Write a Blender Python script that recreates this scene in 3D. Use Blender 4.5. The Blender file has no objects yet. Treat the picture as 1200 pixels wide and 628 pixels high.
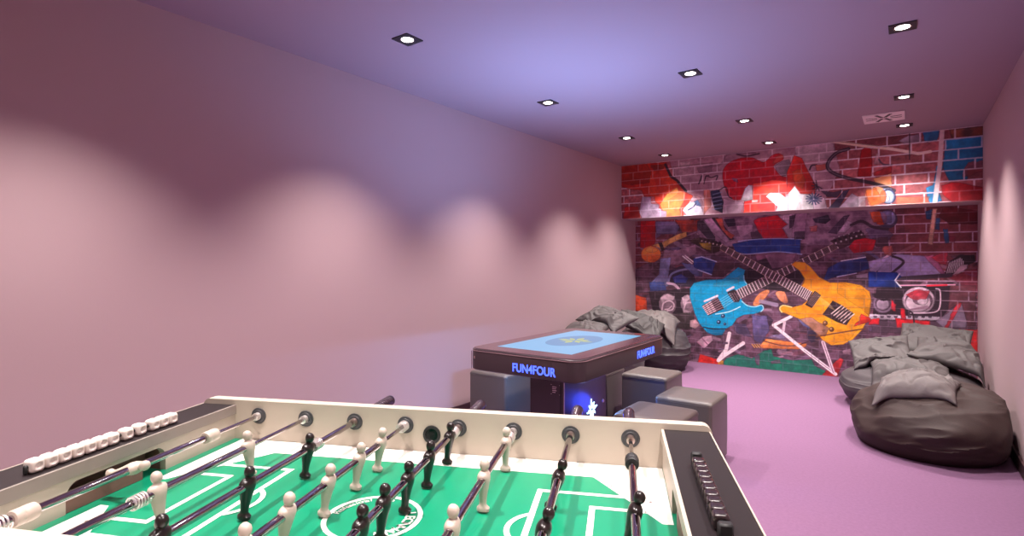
import bpy, bmesh, math, random
import numpy as np
from mathutils import Vector, Matrix, noise

PI = math.pi
sc = bpy.context.scene
COL = sc.collection

# ------------------------------------------------------------------ camera
CAM_F, CAM_YAW, CAM_H = 636.477, 0.629, 1.259
cam_data = bpy.data.cameras.new('camera')
cam_data.sensor_fit = 'HORIZONTAL'
cam_data.sensor_width = 36.0
cam_data.lens = CAM_F / 1200 * 36.0
cam_data.shift_y = -4.915 / 1200
cam_data.clip_start = 0.02
cam = bpy.data.objects.new('camera', cam_data)
cam.location = (0, 0, CAM_H)
cam.rotation_euler = (PI / 2, 0, CAM_YAW)
COL.objects.link(cam)
sc.camera = cam

# ------------------------------------------------------------------ world, exposure
world = bpy.data.worlds.new('world')
world.use_nodes = True
world.node_tree.nodes['Background'].inputs[0].default_value = (0.8, 0.62, 0.75, 1)
world.node_tree.nodes['Background'].inputs[1].default_value = 0.05
sc.world = world
sc.view_settings.view_transform = 'Standard'
sc.view_settings.look = 'None'
sc.view_settings.gamma = 1.0
sc.view_settings.use_curve_mapping = False
sc.view_settings.exposure = 0.34

SPOT_W = 172.0            # each ceiling downlight
SPOT_COL = (1.0, 0.90, 0.86)
SCREEN_W = 26.0          # light the touch screen throws up
X0, X1, YB, YF, HC, ZB = -3.011, 0.561, 6.567, 7.021, 2.531, 1.841
YN = -2.4

# ------------------------------------------------------------------ helpers
def lin(c):
    return tuple(((v / 255) / 12.92 if v / 255 <= 0.04045 else ((v / 255 + 0.055) / 1.055) ** 2.4) for v in c)

def material(name, rgb, rough=0.5, metal=0.0, noise_scale=0, noise_amt=0.0, bump=0.0, bump_scale=200, spec=0.5, coat=0.0):
    m = bpy.data.materials.new(name)
    m.use_nodes = True
    nt = m.node_tree
    b = nt.nodes['Principled BSDF']
    c = lin(rgb)
    b.inputs['Base Color'].default_value = (*c, 1)
    b.inputs['Roughness'].default_value = rough
    b.inputs['Metallic'].default_value = metal
    b.inputs['Specular IOR Level'].default_value = spec
    b.inputs['Coat Weight'].default_value = coat
    if noise_scale:
        tc = nt.nodes.new('ShaderNodeTexCoord')
        n = nt.nodes.new('ShaderNodeTexNoise')
        n.inputs['Scale'].default_value = noise_scale
        n.inputs['Detail'].default_value = 5
        nt.links.new(tc.outputs['Object'], n.inputs['Vector'])
        mx = nt.nodes.new('ShaderNodeMix'); mx.data_type = 'RGBA'
        mx.inputs['A'].default_value = (*[v * (1 - noise_amt) for v in c], 1)
        mx.inputs['B'].default_value = (*[min(1, v * (1 + noise_amt)) for v in c], 1)
        nt.links.new(n.outputs['Fac'], mx.inputs['Factor'])
        nt.links.new(mx.outputs['Result'], b.inputs['Base Color'])
    if bump:
        tc = nt.nodes.new('ShaderNodeTexCoord')
        n2 = nt.nodes.new('ShaderNodeTexNoise')
        n2.inputs['Scale'].default_value = bump_scale
        n2.inputs['Detail'].default_value = 3
        nt.links.new(tc.outputs['Object'], n2.inputs['Vector'])
        bp = nt.nodes.new('ShaderNodeBump')
        bp.inputs['Strength'].default_value = bump
        bp.inputs['Distance'].default_value = 0.004
        nt.links.new(n2.outputs['Fac'], bp.inputs['Height'])
        nt.links.new(bp.outputs['Normal'], b.inputs['Normal'])
    return m

def emitter(name, rgb, strength):
    m = bpy.data.materials.new(name)
    m.use_nodes = True
    b = m.node_tree.nodes['Principled BSDF']
    b.inputs['Base Color'].default_value = (0.02, 0.02, 0.02, 1)
    b.inputs['Emission Color'].default_value = (*lin(rgb), 1)
    b.inputs['Emission Strength'].default_value = strength
    b.inputs['Roughness'].default_value = 0.25
    return m

class MB:
    """collects shapes, builds ONE mesh object"""
    def __init__(self):
        self.v = []; self.f = []; self.mi = []; self.sm = []; self.cur = 0
    def add(self, vs, fs, smooth=True, mi=None):
        o = len(self.v)
        self.v += [tuple(p) for p in vs]
        for f in fs:
            self.f.append(tuple(i + o for i in f)); self.mi.append(self.cur if mi is None else mi); self.sm.append(smooth)
        return self
    def bm(self, bm, smooth=True, M=None):
        bm.verts.ensure_lookup_table(); bm.verts.index_update()
        vs = [(M @ v.co if M else v.co) for v in bm.verts]
        fs = [[v.index for v in f.verts] for f in bm.faces]
        bm.free()
        return self.add(vs, fs, smooth)
    def box(self, x0, x1, y0, y1, z0, z1, bev=0.0, seg=2, M=None):
        b = bmesh.new()
        bmesh.ops.create_cube(b, size=1.0)
        for v in b.verts:
            v.co = Vector(((x0 + x1) / 2 + v.co.x * (x1 - x0), (y0 + y1) / 2 + v.co.y * (y1 - y0), (z0 + z1) / 2 + v.co.z * (z1 - z0)))
        if bev > 0:
            bmesh.ops.bevel(b, geom=list(b.edges), offset=bev, segments=seg, profile=0.5, affect='EDGES')
        return self.bm(b, bev > 0, M)
    def prism(self, poly, a0, a1, axis='z', smooth=False):
        """extrude a 2-D polygon; axis names the extrusion axis (z: xy poly, x: yz poly, y: xz poly)"""
        def P(p, a):
            return {'z': (p[0], p[1], a), 'x': (a, p[0], p[1]), 'y': (p[0], a, p[1])}[axis]
        n = len(poly)
        vs = [P(p, a0) for p in poly] + [P(p, a1) for p in poly]
        fs = [tuple(range(n))[::-1], tuple(range(n, 2 * n))] + [(i, (i + 1) % n, n + (i + 1) % n, n + i) for i in range(n)]
        return self.add(vs, fs, smooth)
    def flat(self, poly, z):
        return self.add([(p[0], p[1], z) for p in poly], [tuple(range(len(poly)))], False)
    def tube(self, pts, r, seg=14, cap=True):
        pts = [Vector(p) for p in pts]
        rs = r if isinstance(r, (list, tuple)) else [r] * len(pts)
        rings = []; up = None
        for i, p in enumerate(pts):
            d = (pts[min(i + 1, len(pts) - 1)] - pts[max(i - 1, 0)]).normalized()
            if up is None:
                up = Vector((0, 0, 1)) if abs(d.z) < 0.9 else Vector((1, 0, 0))
            s = d.cross(up).normalized(); up = s.cross(d).normalized()
            rings.append([p + (s * math.cos(2 * PI * k / seg) + up * math.sin(2 * PI * k / seg)) * rs[i] for k in range(seg)])
        return self.loft(rings, cap)
    def loft(self, rings, cap=True, smooth=True):
        n = len(rings[0]); vs = [q for r in rings for q in r]; fs = []
        for i in range(len(rings) - 1):
            for k in range(n):
                a, b = i * n + k, i * n + (k + 1) % n
                fs.append((a, b, b + n, a + n))
        if cap:
            fs.append(tuple(range(n))[::-1]); fs.append(tuple(range(len(vs) - n, len(vs))))
        return self.add(vs, fs, smooth)
    def lathe(self, prof, c=(0, 0, 0), axis='z', seg=24):
        """prof: list of (radius, height)"""
        rings = []
        for r, h in prof:
            ring = []
            for k in range(seg):
                a, b = max(r, 1e-5) * math.cos(2 * PI * k / seg), max(r, 1e-5) * math.sin(2 * PI * k / seg)
                q = {'z': (a, b, h), 'y': (b, h, a), 'x': (h, a, b)}[axis]
                ring.append((c[0] + q[0], c[1] + q[1], c[2] + q[2]))
            rings.append(ring)
        return self.loft(rings)
    def ball(self, c, r, seg=16, ring=10):
        rx, ry, rz = r if isinstance(r, (tuple, list)) else (r, r, r)
        rings = [[(c[0] + rx * math.sin(PI * i / ring + 1e-4) * math.cos(2 * PI * k / seg), c[1] + ry * math.sin(PI * i / ring + 1e-4) * math.sin(2 * PI * k / seg), c[2] - rz * math.cos(PI * i / ring)) for k in range(seg)] for i in range(ring + 1)]
        return self.loft(rings)
    def mesh(self, name, mats):
        me = bpy.data.meshes.new(name)
        me.from_pydata(self.v, [], self.f)
        for m in (mats if isinstance(mats, (list, tuple)) else [mats]):
            me.materials.append(m)
        me.polygons.foreach_set('material_index', self.mi)
        me.polygons.foreach_set('use_smooth', self.sm)
        b = bmesh.new(); b.from_mesh(me)
        bmesh.ops.recalc_face_normals(b, faces=b.faces)
        b.to_mesh(me); b.free()
        me.set_sharp_from_angle(angle=math.radians(38))
        me.update()
        return me
    def build(self, name, mats, parent=None, label=None):
        o = bpy.data.objects.new(name, self.mesh(name, mats))
        COL.objects.link(o)
        if parent is not None: o.parent = parent
        if label: o['label'] = label
        return o

def thing(name, label, cat, loc=(0, 0, 0), rz=0.0, group=None):
    o = bpy.data.objects.new(name, None)
    o.empty_display_size = 0.1
    COL.objects.link(o)
    o.location = loc; o.rotation_euler = (0, 0, rz)
    o['label'] = label; o['category'] = cat
    if group: o['group'] = group
    return o

def tag(o, label, cat, group=None):
    o['label'] = label; o['category'] = cat
    if group: o['group'] = group
    return o

def structure(name, mb, mats):
    o = mb.build(name, mats); o['kind'] = 'structure'
    return o

def copy_tree(o, parent=None):
    c = o.copy(); COL.objects.link(c)
    if parent is not None: c.parent = parent
    for ch in [x for x in COL.objects if x.parent == o]:
        copy_tree(ch, c)
    return c

def text_shapes(s, size, extrude=0.0, offset=0.0):
    cu = bpy.data.curves.new('lettering', 'FONT')
    cu.body = s; cu.size = size; cu.extrude = extrude; cu.offset = offset
    cu.align_x = 'CENTER'; cu.align_y = 'CENTER'
    ob = bpy.data.objects.new('lettering', cu); COL.objects.link(ob)
    dg = bpy.context.evaluated_depsgraph_get()
    me = bpy.data.meshes.new_from_object(ob.evaluated_get(dg))
    vs = [v.co.copy() for v in me.vertices]; fs = [tuple(p.vertices) for p in me.polygons]
    bpy.data.objects.remove(ob); bpy.data.curves.remove(cu); bpy.data.meshes.remove(me)
    return vs, fs

# ------------------------------------------------------------------ materials
M_wall = material('mauve_wall_paint', (186, 158, 162), 0.85, bump=0.05, bump_scale=120)
M_ceil = material('ceiling_paint', (160, 134, 146), 0.9)
M_carpet = material('pink_carpet', (122, 89, 117), 0.95, noise_scale=60, noise_amt=0.16, bump=0.6, bump_scale=420, spec=0.1)
M_skirt = material('dark_skirting', (62, 36, 42), 0.5)
M_black = material('black_satin', (30, 27, 30), 0.4)
M_frame = material('black_lamp_frame', (34, 28, 32), 0.5)
M_white = material('white_plate', (232, 214, 218), 0.6)
M_bulb = emitter('lit_lamp', (255, 244, 236), 14.0)

# ------------------------------------------------------------------ room shell
structure('floor', MB().box(X0 - .12, X1 + .12, YN - .1, YF + .1, -.08, 0), M_carpet)
structure('ceiling', MB().box(X0 - .12, X1 + .12, YN - .1, YF + .1, HC, HC + .1), M_ceil)
structure('wall_left', MB().box(X0 - .1, X0, YN - .1, YF + .1, 0, HC), M_wall)
structure('wall_right', MB().box(X1, X1 + .1, YN - .1, YF + .1, 0, HC), M_wall)
structure('wall_far', MB().box(X0, X1, YF, YF + .1, 0, HC), M_wall)
structure('wall_near', MB().box(X0, X1, YN - .1, YN, 0, HC), M_wall)
structure('trim_1', MB().box(X0, X1, YB, YF, ZB, HC), M_wall)
structure('baseboard_left', MB().box(X0, X0 + .015, YN, YF, 0, .085), M_skirt)
structure('baseboard_right', MB().box(X1 - .015, X1, YN, YF, 0, .085), M_skirt)
structure('baseboard_near', MB().box(X0, X1, YN, YN + .015, 0, .085), M_skirt)

# ------------------------------------------------------------------ ceiling downlights
def downlight_meshes():
    fr = MB()
    # square frame with a round opening
    h, r, n = .062, .041, 32
    outer = []; inner = []
    for k in range(n):
        a = 2 * PI * k / n
        c, s = math.cos(a), math.sin(a); m = h / max(abs(c), abs(s))
        outer.append((c * m, s * m)); inner.append((c * r, s * r))
    rings = [[(p[0], p[1], 0) for p in outer], [(p[0], p[1], -.006) for p in outer], [(p[0], p[1], -.006) for p in inner], [(p[0] * .98, p[1] * .98, 0) for p in inner]]
    fr.loft(rings, cap=False, smooth=False)
    frame = fr.mesh('frame', M_frame)
    lamp = MB().lathe([(0, -.0008), (.031, -.0008), (.0335, -.0035), (.02, -.0045), (0, -.0048)]).mesh('lamp', M_bulb)
    ring = MB().lathe([(.034, -.0005), (.040, -.0005), (.040, -.005), (.034, -.003)]).mesh('reflector_ring', material('lamp_reflector', (190, 180, 178), 0.25, 0.9))
    return frame, lamp, ring
DL = downlight_meshes()
def downlight(x, y, label):
    t = thing('recessed_downlight', label, 'ceiling light', (x, y, HC), 0, 'square recessed ceiling downlights')
    for nm, me in zip(('frame', 'lamp', 'reflector_ring'), DL):
        o = bpy.data.objects.new(nm, me); COL.objects.link(o); o.parent = t
    L = bpy.data.lights.new('downlight_beam', 'SPOT')
    L.energy = SPOT_W; L.color = SPOT_COL
    L.spot_size = math.radians(99); L.spot_blend = 0.9; L.shadow_soft_size = 0.022
    lo = bpy.data.objects.new('downlight_beam', L); COL.objects.link(lo); lo.parent = t
    lo.location = (0, 0, -.012)
rows = {2.14: 'nearest', 3.63: 'second', 5.12: 'third', 6.19: 'farthest'}
LABELS = {
    (-2.29, 2.14): 'square black ceiling downlight nearest the camera, leftmost, above the foosball table',
    (-2.29, 3.63): 'square black ceiling downlight in the row by the left wall, second from the camera',
    (-2.29, 5.12): 'square black ceiling downlight in the row by the left wall, third from the camera',
    (-2.29, 6.19): 'square black ceiling downlight in the left corner right in front of the mural',
    (-1.17, 3.63): 'square black ceiling downlight in the middle row, nearest of its three',
    (-1.17, 5.12): 'square black ceiling downlight in the middle row, between its other two',
    (-1.17, 6.19): 'square black ceiling downlight above the red heart shape at the top of the mural',
    (-.02, 3.59): 'largest square downlight at the top right of the ceiling',
    (-.02, 5.10): 'square black ceiling downlight just in front of the white air vent',
    (-.02, 6.15): 'square black ceiling downlight between the white air vent and the mural',
}
for (x, y), lb in LABELS.items():
    downlight(x, y, lb)
# the same grid goes on behind and beside the camera, out of the frame
for x, y, lb in [(-2.29, .64, 'square ceiling downlight by the left wall, level with the camera'),
                 (-1.17, 2.14, 'square ceiling downlight in the middle row over the foosball table'),
                 (-1.17, .64, 'square ceiling downlight in the middle row beside the camera'),
                 (-.02, 2.1, 'square ceiling downlight by the right wall, in front of the camera'),
                 (-.02, .64, 'square ceiling downlight by the right wall, nearly over the camera'),
                 (-2.29, -.85, 'square ceiling downlight by the left wall behind the camera'),
                 (-1.17, -.85, 'square ceiling downlight in the middle row behind the camera'),
                 (-.02, -.85, 'square ceiling downlight by the right wall behind the camera')]:
    downlight(x, y, lb)

# ------------------------------------------------------------------ air vent
vent = thing('air_vent', 'white square ceiling air vent with dark radial slots', 'air vent', (-.165, 5.705, HC))
MB().box(-.15, .15, -.165, .165, -.008, 0, .003, 1).build('plate', M_white, vent)
sl = MB()
def slot(x0, y0, x1, y1, w):
    d = Vector((x1 - x0, y1 - y0)).normalized() * (w / 2); n = Vector((-d.y, d.x))
    sl.prism([(x0 + n.x, y0 + n.y), (x0 - n.x, y0 - n.y), (x1 - n.x, y1 - n.y), (x1 + n.x, y1 + n.y)], -.0095, -.0075)
for s in (-1, 1):
    for q in (-1, 1):
        slot(s * .048, q * .026, s * .128, q * .036, .014)
        slot(s * .010, q * .020, s * .052, q * .128, .024)
sl.build('slots', M_black, vent)

# ------------------------------------------------------------------ the printed mural
CS, SN = math.cos(CAM_YAW), math.sin(CAM_YAW)
def wall_point(u, v, Y):
    """a place on the wall plane y = Y (metres) from where it is seen in the photograph"""
    dx = -SN * CAM_F + CS * (u - 600); dy = CS * CAM_F + SN * (u - 600); dz = 309.085 - v
    t = Y / dy
    return dx * t, CAM_H + dz * t

def spline(pts, n=6):
    out = []; N = len(pts)
    for i in range(N):
        p0, p1, p2, p3 = (np.array(pts[(i + k) % N], float) for k in (-1, 0, 1, 2))
        for t in np.linspace(0, 1, n, endpoint=False):
            out.append(0.5 * ((2 * p1) + (-p0 + p2) * t + (2 * p0 - 5 * p1 + 4 * p2 - p3) * t * t + (-p0 + 3 * p1 - 3 * p2 + p3) * t ** 3))
    return out

rng = np.random.default_rng(7)
def value_noise(h, w, cell):
    gh, gw = int(h / cell) + 3, int(w / cell) + 3
    g = rng.random((gh, gw)); y = np.arange(h) / cell; x = np.arange(w) / cell
    yi, xi = y.astype(int), x.astype(int); fy, fx = (y - yi)[:, None], (x - xi)[None, :]
    fy = fy * fy * (3 - 2 * fy); fx = fx * fx * (3 - 2 * fx)
    a = g[np.ix_(yi, xi)]; b = g[np.ix_(yi, xi + 1)]; c = g[np.ix_(yi + 1, xi)]; d = g[np.ix_(yi + 1, xi + 1)]
    return (a * (1 - fx) + b * fx) * (1 - fy) + (c * (1 - fx) + d * fx) * fy
def fbm(h, w, cell):
    return (value_noise(h, w, cell) + .5 * value_noise(h, w, cell / 2) + .25 * value_noise(h, w, cell / 4)) / 1.75

class Print:
    """paints a wallpaper print on a fine grid of points of a wall plane"""
    def __init__(self, Y, z0, z1, res):
        self.Y, self.z0, self.z1, self.res = Y, z0, z1, res
        self.w = int((X1 - X0) * res) + 1; self.h = int((z1 - z0) * res) + 1
        self.a = np.zeros((self.h, self.w, 3))
        self.X = X0 + np.arange(self.w) * (X1 - X0) / (self.w - 1)
        self.Z = z0 + np.arange(self.h) * (z1 - z0) / (self.h - 1)
        self.frame = (0, 0, 1)
    def view(self, x, y, s): self.frame = (x, y, s)
    def c(self, p):
        x, y, s = self.frame
        X, Z = wall_point(x + p[0] / s, y + p[1] / s, self.Y)
        return ((X - X0) / (X1 - X0) * (self.w - 1), (Z - self.z0) / (self.z1 - self.z0) * (self.h - 1))
    def _mix(self, sl, m, col):
        col = np.array(col, float)
        if col.ndim == 1: col = col[None, None, :]
        self.a[sl] = self.a[sl] * (1 - m[..., None]) + col * m[..., None]
    def poly(self, pts, col, alpha=1.0, smooth=False, rag=0.0, col2=None, vary=0.08):
        P = np.array([self.c(p) for p in (spline(pts) if smooth else pts)])
        x0, y0 = np.floor(P.min(0)).astype(int) - 2; x1, y1 = np.ceil(P.max(0)).astype(int) + 3
        x0, y0 = max(x0, 0), max(y0, 0); x1, y1 = min(x1, self.w), min(y1, self.h)
        if x1 <= x0 or y1 <= y0: return
        H, W = y1 - y0, x1 - x0
        acc = np.zeros((H, W))
        n1 = (fbm(H, W, 6) - .5) * rag * 8 if rag else 0; n2 = (fbm(H, W, 6) - .5) * rag * 8 if rag else 0
        for sx, sy in ((-.25, -.25), (.25, -.25), (-.25, .25), (.25, .25)):
            gx = np.broadcast_to(np.arange(x0, x1)[None, :] + sx, (H, W)) + n1
            gy = np.broadcast_to(np.arange(y0, y1)[:, None] + sy, (H, W)) + n2
            ins = np.zeros((H, W), bool); j = len(P) - 1
            for i in range(len(P)):
                xi, yi = P[i]; xj, yj = P[j]; j = i
                if yi == yj: continue
                ins ^= ((yi > gy) != (yj > gy)) & (gx < (xj - xi) * (gy - yi) / (yj - yi) + xi)
            acc += ins * .25
        base = np.array(col, float)[None, None, :] * np.ones((H, W, 1))
        if col2 is None and vary: col2 = [q * .74 for q in col]
        if col2 is not None:
            t = fbm(H, W, 14)[..., None]; t = np.clip((t - .3) / .4, 0, 1)
            base = base * (1 - t) + np.array(col2, float)[None, None, :] * t
        if vary: base = base * (1 + vary * 2 * (fbm(H, W, 5)[..., None] - .5))
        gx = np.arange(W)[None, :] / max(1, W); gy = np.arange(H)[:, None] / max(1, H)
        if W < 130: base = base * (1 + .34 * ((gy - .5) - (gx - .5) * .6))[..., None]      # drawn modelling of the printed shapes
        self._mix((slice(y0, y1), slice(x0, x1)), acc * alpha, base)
        ed = np.zeros_like(acc)
        for ax in (0, 1):
            for k in (1, -1): ed = np.maximum(ed, acc - np.roll(acc, k, ax))
        self._mix((slice(y0, y1), slice(x0, x1)), np.clip(ed, 0, 1) * .5 * alpha, (34, 22, 32))
    def stroke(self, pts, w, col, alpha=1.0, smooth=False):
        if smooth and len(pts) > 2:
            q = [pts[0]] + list(pts) + [pts[-1]]; o = []
            for i in range(1, len(q) - 2):
                p0, p1, p2, p3 = (np.array(q[i + k], float) for k in (-1, 0, 1, 2))
                for t in np.linspace(0, 1, 7, endpoint=False):
                    o.append(0.5 * ((2 * p1) + (-p0 + p2) * t + (2 * p0 - 5 * p1 + 4 * p2 - p3) * t * t + (-p0 + 3 * p1 - 3 * p2 + p3) * t ** 3))
            pts = o + [pts[-1]]
        P = np.array([self.c(p) for p in pts])
        e = np.array(self.c((pts[0][0] + w, pts[0][1]))) - P[0]; r = max(.6, np.hypot(*e) / 2)
        x0, y0 = np.floor(P.min(0) - r).astype(int) - 1; x1, y1 = np.ceil(P.max(0) + r).astype(int) + 2
        x0, y0 = max(x0, 0), max(y0, 0); x1, y1 = min(x1, self.w), min(y1, self.h)
        if x1 <= x0 or y1 <= y0: return
        gx, gy = np.meshgrid(np.arange(x0, x1), np.arange(y0, y1)); d = np.full(gx.shape, 1e9)
        for a, b in zip(P[:-1], P[1:]):
            ab = b - a; L = ab @ ab + 1e-9
            t = np.clip(((gx - a[0]) * ab[0] + (gy - a[1]) * ab[1]) / L, 0, 1)
            d = np.minimum(d, np.hypot(gx - a[0] - t * ab[0], gy - a[1] - t * ab[1]))
        self._mix((slice(y0, y1), slice(x0, x1)), np.clip(r + .5 - d, 0, 1) * alpha, col)
    def ell(self, cx, cy, rx, ry, col, alpha=1.0, rot=0.0, **k):
        ca, sa = math.cos(rot), math.sin(rot)
        self.poly([(cx + rx * math.cos(a) * ca - ry * math.sin(a) * sa, cy + rx * math.cos(a) * sa + ry * math.sin(a) * ca) for a in np.linspace(0, 2 * PI, 28, endpoint=False)], col, alpha, **k)
    def bricks(self, cb, cm, course=.0985, length=.262, w=.011, z_off=0.0, alpha=1.0, only_mortar=None):
        Z = (self.Z[:, None] - self.z0 + z_off + 0 * self.X[None, :]); X = self.X[None, :] - X0 + 0 * Z
        row = np.floor(Z / course); fz = Z / course - row
        sh = (row % 2) * .5 + .13 * np.sin(row * 2.3)
        u = X / length + sh; colm = np.floor(u); fu = u - colm
        dz = np.minimum(fz, 1 - fz) * course; dx = np.minimum(fu, 1 - fu) * length
        d = np.minimum(dz, dx) + (fbm(self.h, self.w, 7) - .5) * .006
        mort = np.clip((w / 2 - d) / .004 + .5, 0, 1)
        if only_mortar is not None:
            self.a = self.a * (1 - (mort * only_mortar)[..., None]) + np.array(cm, float)[None, None, :] * (mort * only_mortar)[..., None]
            return
        hsh = np.sin(row * 127.1 + colm * 311.7) * 43758.5453; hsh -= np.floor(hsh)
        tone = (.78 + .44 * hsh) * (.75 + .5 * fbm(self.h, self.w, 6))
        img = np.array(cb, float)[None, None, :] * tone[..., None]
        img = img * (1 - mort[..., None]) + np.array(cm, float)[None, None, :] * mort[..., None]
        self.a = self.a * (1 - alpha) + img * alpha
    def build(self, name, y, mat, parent, gain=1.0):
        c = np.clip(self.a * (.94 + .12 * fbm(self.h, self.w, 3))[..., None] / 255 * gain, 0.01, 1)
        l = np.where(c <= .04045, c / 12.92, ((c + .055) / 1.055) ** 2.4)
        n = self.h * self.w
        co = np.zeros((self.h, self.w, 3)); co[..., 0] = self.X[None, :]; co[..., 1] = y; co[..., 2] = self.Z[:, None]
        idx = np.arange(n).reshape(self.h, self.w)
        q = np.stack([idx[:-1, :-1], idx[:-1, 1:], idx[1:, 1:], idx[1:, :-1]], -1).reshape(-1, 4)
        me = bpy.data.meshes.new(name)
        me.vertices.add(n); me.vertices.foreach_set('co', co.ravel())
        me.loops.add(q.size); me.loops.foreach_set('vertex_index', q.ravel().astype(np.int32))
        me.polygons.add(len(q)); me.polygons.foreach_set('loop_start', np.arange(0, q.size, 4, dtype=np.int32))
        me.update(calc_edges=True)
        at = me.attributes.new('print', 'FLOAT_COLOR', 'POINT')
        at.data.foreach_set('color', np.concatenate([l.reshape(-1, 3), np.ones((n, 1))], 1).ravel())
        me.materials.append(mat)
        o = bpy.data.objects.new(name, me); COL.objects.link(o); o.parent = parent
        return o

M_print = bpy.data.materials.new('printed_wallpaper'); M_print.use_nodes = True
_nt = M_print.node_tree; _at = _nt.nodes.new('ShaderNodeAttribute'); _at.attribute_name = 'print'
_nt.links.new(_at.outputs['Color'], _nt.nodes['Principled BSDF'].inputs['Base Color'])
_nt.nodes['Principled BSDF'].inputs['Roughness'].default_value = 0.55

# ---- strip on the bulkhead
U = Print(YB, ZB, HC, 200)
U.bricks((150, 78, 84), (214, 192, 204))
U.view(0, 0, 1)
# pale lavender bricks left of the heart and behind it
U.poly([(783, 184), (850, 172), (975, 158), (985, 200), (960, 246), (805, 254), (800, 225), (790, 205)], (186, 150, 164), .8, rag=.5, col2=(150, 112, 132))
U.poly([(930, 165), (975, 160), (980, 185), (935, 190)], (206, 184, 196), .6, rag=.4)
U.bricks(None, (226, 206, 214), only_mortar=.55)
U.view(725, 185, 7.855)
U.poly([(0, 60), (440, 40), (470, 130), (560, 250), (620, 310), (690, 350), (640, 420), (600, 490), (590, 570), (440, 570), (450, 500), (380, 470), (380, 430), (330, 400), (330, 355), (230, 350), (210, 300), (100, 290), (0, 250)], (206, 58, 34), .93, rag=.35, col2=(178, 40, 32))
U.poly([(20, 60), (250, 45), (300, 120), (280, 230), (120, 250), (20, 230)], (150, 46, 40), .6, rag=.5)
U.poly([(440, 560), (380, 430), (430, 350), (520, 290), (620, 320), (600, 400), (560, 480), (590, 560)], (250, 140, 66), .75, rag=.5, col2=(244, 108, 60))
U.poly([(440, 340), (540, 270), (560, 320), (470, 380), (400, 400)], (255, 196, 96), .6, rag=.6)
U.poly([(290, 70), (430, 60), (420, 100), (330, 120)], (110, 50, 40), .6, rag=.5)
U.poly([(60, 450), (180, 450), (215, 570), (40, 570)], (196, 36, 32), .85, rag=.4)
U.poly([(215, 360), (300, 360), (300, 420), (370, 430), (370, 480), (440, 490), (440, 570), (220, 570), (190, 500)], (178, 162, 196), .85, rag=.15)
U.stroke([(430, 60), (480, 170), (540, 210), (620, 305)], 22, (52, 36, 46))
U.poly([(640, 420), (700, 400), (770, 460), (800, 540), (650, 560), (590, 480)], (206, 198, 212), .95, rag=.3, col2=(170, 164, 186))
U.poly([(690, 400), (760, 375), (775, 450), (720, 440)], (88, 110, 168), .9, rag=.3)
U.stroke([(640, 480), (690, 450), (710, 420)], 12, (60, 60, 90))
U.poly([(690, 340), (760, 360), (800, 480), (790, 560), (750, 420)], (150, 100, 110), .7, rag=.3)
U.stroke([(765, 165), (755, 200), (738, 238)], 12, (50, 40, 50)); U.stroke([(785, 240), (800, 175), (830, 160)], 9, (60, 45, 55))
U.poly([(560, 40), (660, 35), (650, 90), (570, 110)], (222, 196, 206), .6, rag=.5)
U.poly([(720, 90), (864, 60), (864, 130), (740, 150)], (120, 82, 100), .5, rag=.6)
U.stroke([(500, 85), (864, 45)], 10, (90, 60, 74), .5)
U.view(825, 165, 6.98)
U.stroke([(0, 215), (140, 190), (200, 110), (420, 100)], 16, (110, 78, 94), .6, True)
U.stroke([(270, 110), (350, 125), (450, 105)], 14, (60, 44, 52), .8, True)
U.stroke([(10, 310), (20, 285), (60, 300), (110, 285), (100, 320)], 10, (60, 42, 52), .9, True)
HEART = [(150, 290), (160, 230), (210, 175), (300, 140), (400, 138), (490, 172), (560, 115), (620, 103), (652, 132), (640, 160), (575, 200), (590, 240), (640, 290), (720, 298), (748, 345), (722, 420), (670, 468), (600, 540), (560, 600), (320, 600), (315, 545), (330, 490), (300, 485), (250, 485), (200, 450), (165, 370)]
U.poly(HEART, (196, 20, 38), smooth=True, vary=.12, col2=(176, 22, 40))
U.poly([(400, 350), (560, 320), (745, 330), (722, 420), (670, 465), (600, 540), (560, 600), (320, 600), (330, 490), (400, 490)], (238, 62, 44), .92, rag=.3, col2=(222, 40, 40))
U.poly([(640, 108), (655, 130), (600, 175), (560, 190), (590, 130)], (226, 100, 80), .6, rag=.3)
U.poly([(575, 205), (640, 165), (700, 150), (720, 280), (640, 290), (595, 240)], (150, 120, 138), .9, rag=.1)
U.bricks(None, (214, 190, 204), only_mortar=.12)
U.poly([(225, 300), (270, 310), (280, 340), (245, 330)], (120, 90, 140), .7, rag=.3)
U.poly([(300, 484), (335, 390), (365, 362), (395, 365), (402, 480), (340, 495)], (222, 206, 218), rag=.15)
U.poly([(508, 455), (540, 425), (620, 430), (672, 466), (742, 365), (790, 340), (790, 610), (570, 600), (605, 540)], (214, 204, 214), rag=.1, col2=(190, 178, 194))
U.poly([(680, 430), (768, 400), (768, 470), (650, 560), (620, 560)], (190, 176, 200), .6, rag=.4)
U.poly([(390, 482), (445, 482), (440, 502), (390, 505)], (246, 200, 196))
U.poly([(160, 470), (240, 490), (320, 500), (330, 560), (320, 600), (150, 600)], (196, 160, 182), .8, rag=.4)
U.poly([(55, 410), (125, 398), (160, 500), (150, 590), (90, 565), (62, 480)], (42, 46, 72), rag=.1)
for k in range(5): U.stroke([(72, 440 + k * 30), (145, 420 + k * 32)], 8, (130, 140, 176), .75)
U.stroke([(130, 400), (180, 380), (200, 450), (230, 470)], 9, (48, 36, 46), 1, True)
U.poly([(0, 400), (50, 400), (60, 540), (0, 600)], (218, 110, 84), .6, rag=.4)
U.view(925, 155, 6.283)
U.poly([(-20, 300), (35, 168), (92, 190), (132, 270), (190, 380), (192, 455), (60, 455), (40, 400), (-20, 460)], (198, 46, 34), rag=.1, col2=(178, 32, 36))
U.poly([(20, 290), (90, 270), (120, 350), (100, 420), (40, 380)], (222, 106, 52), .55, rag=.5)
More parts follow.
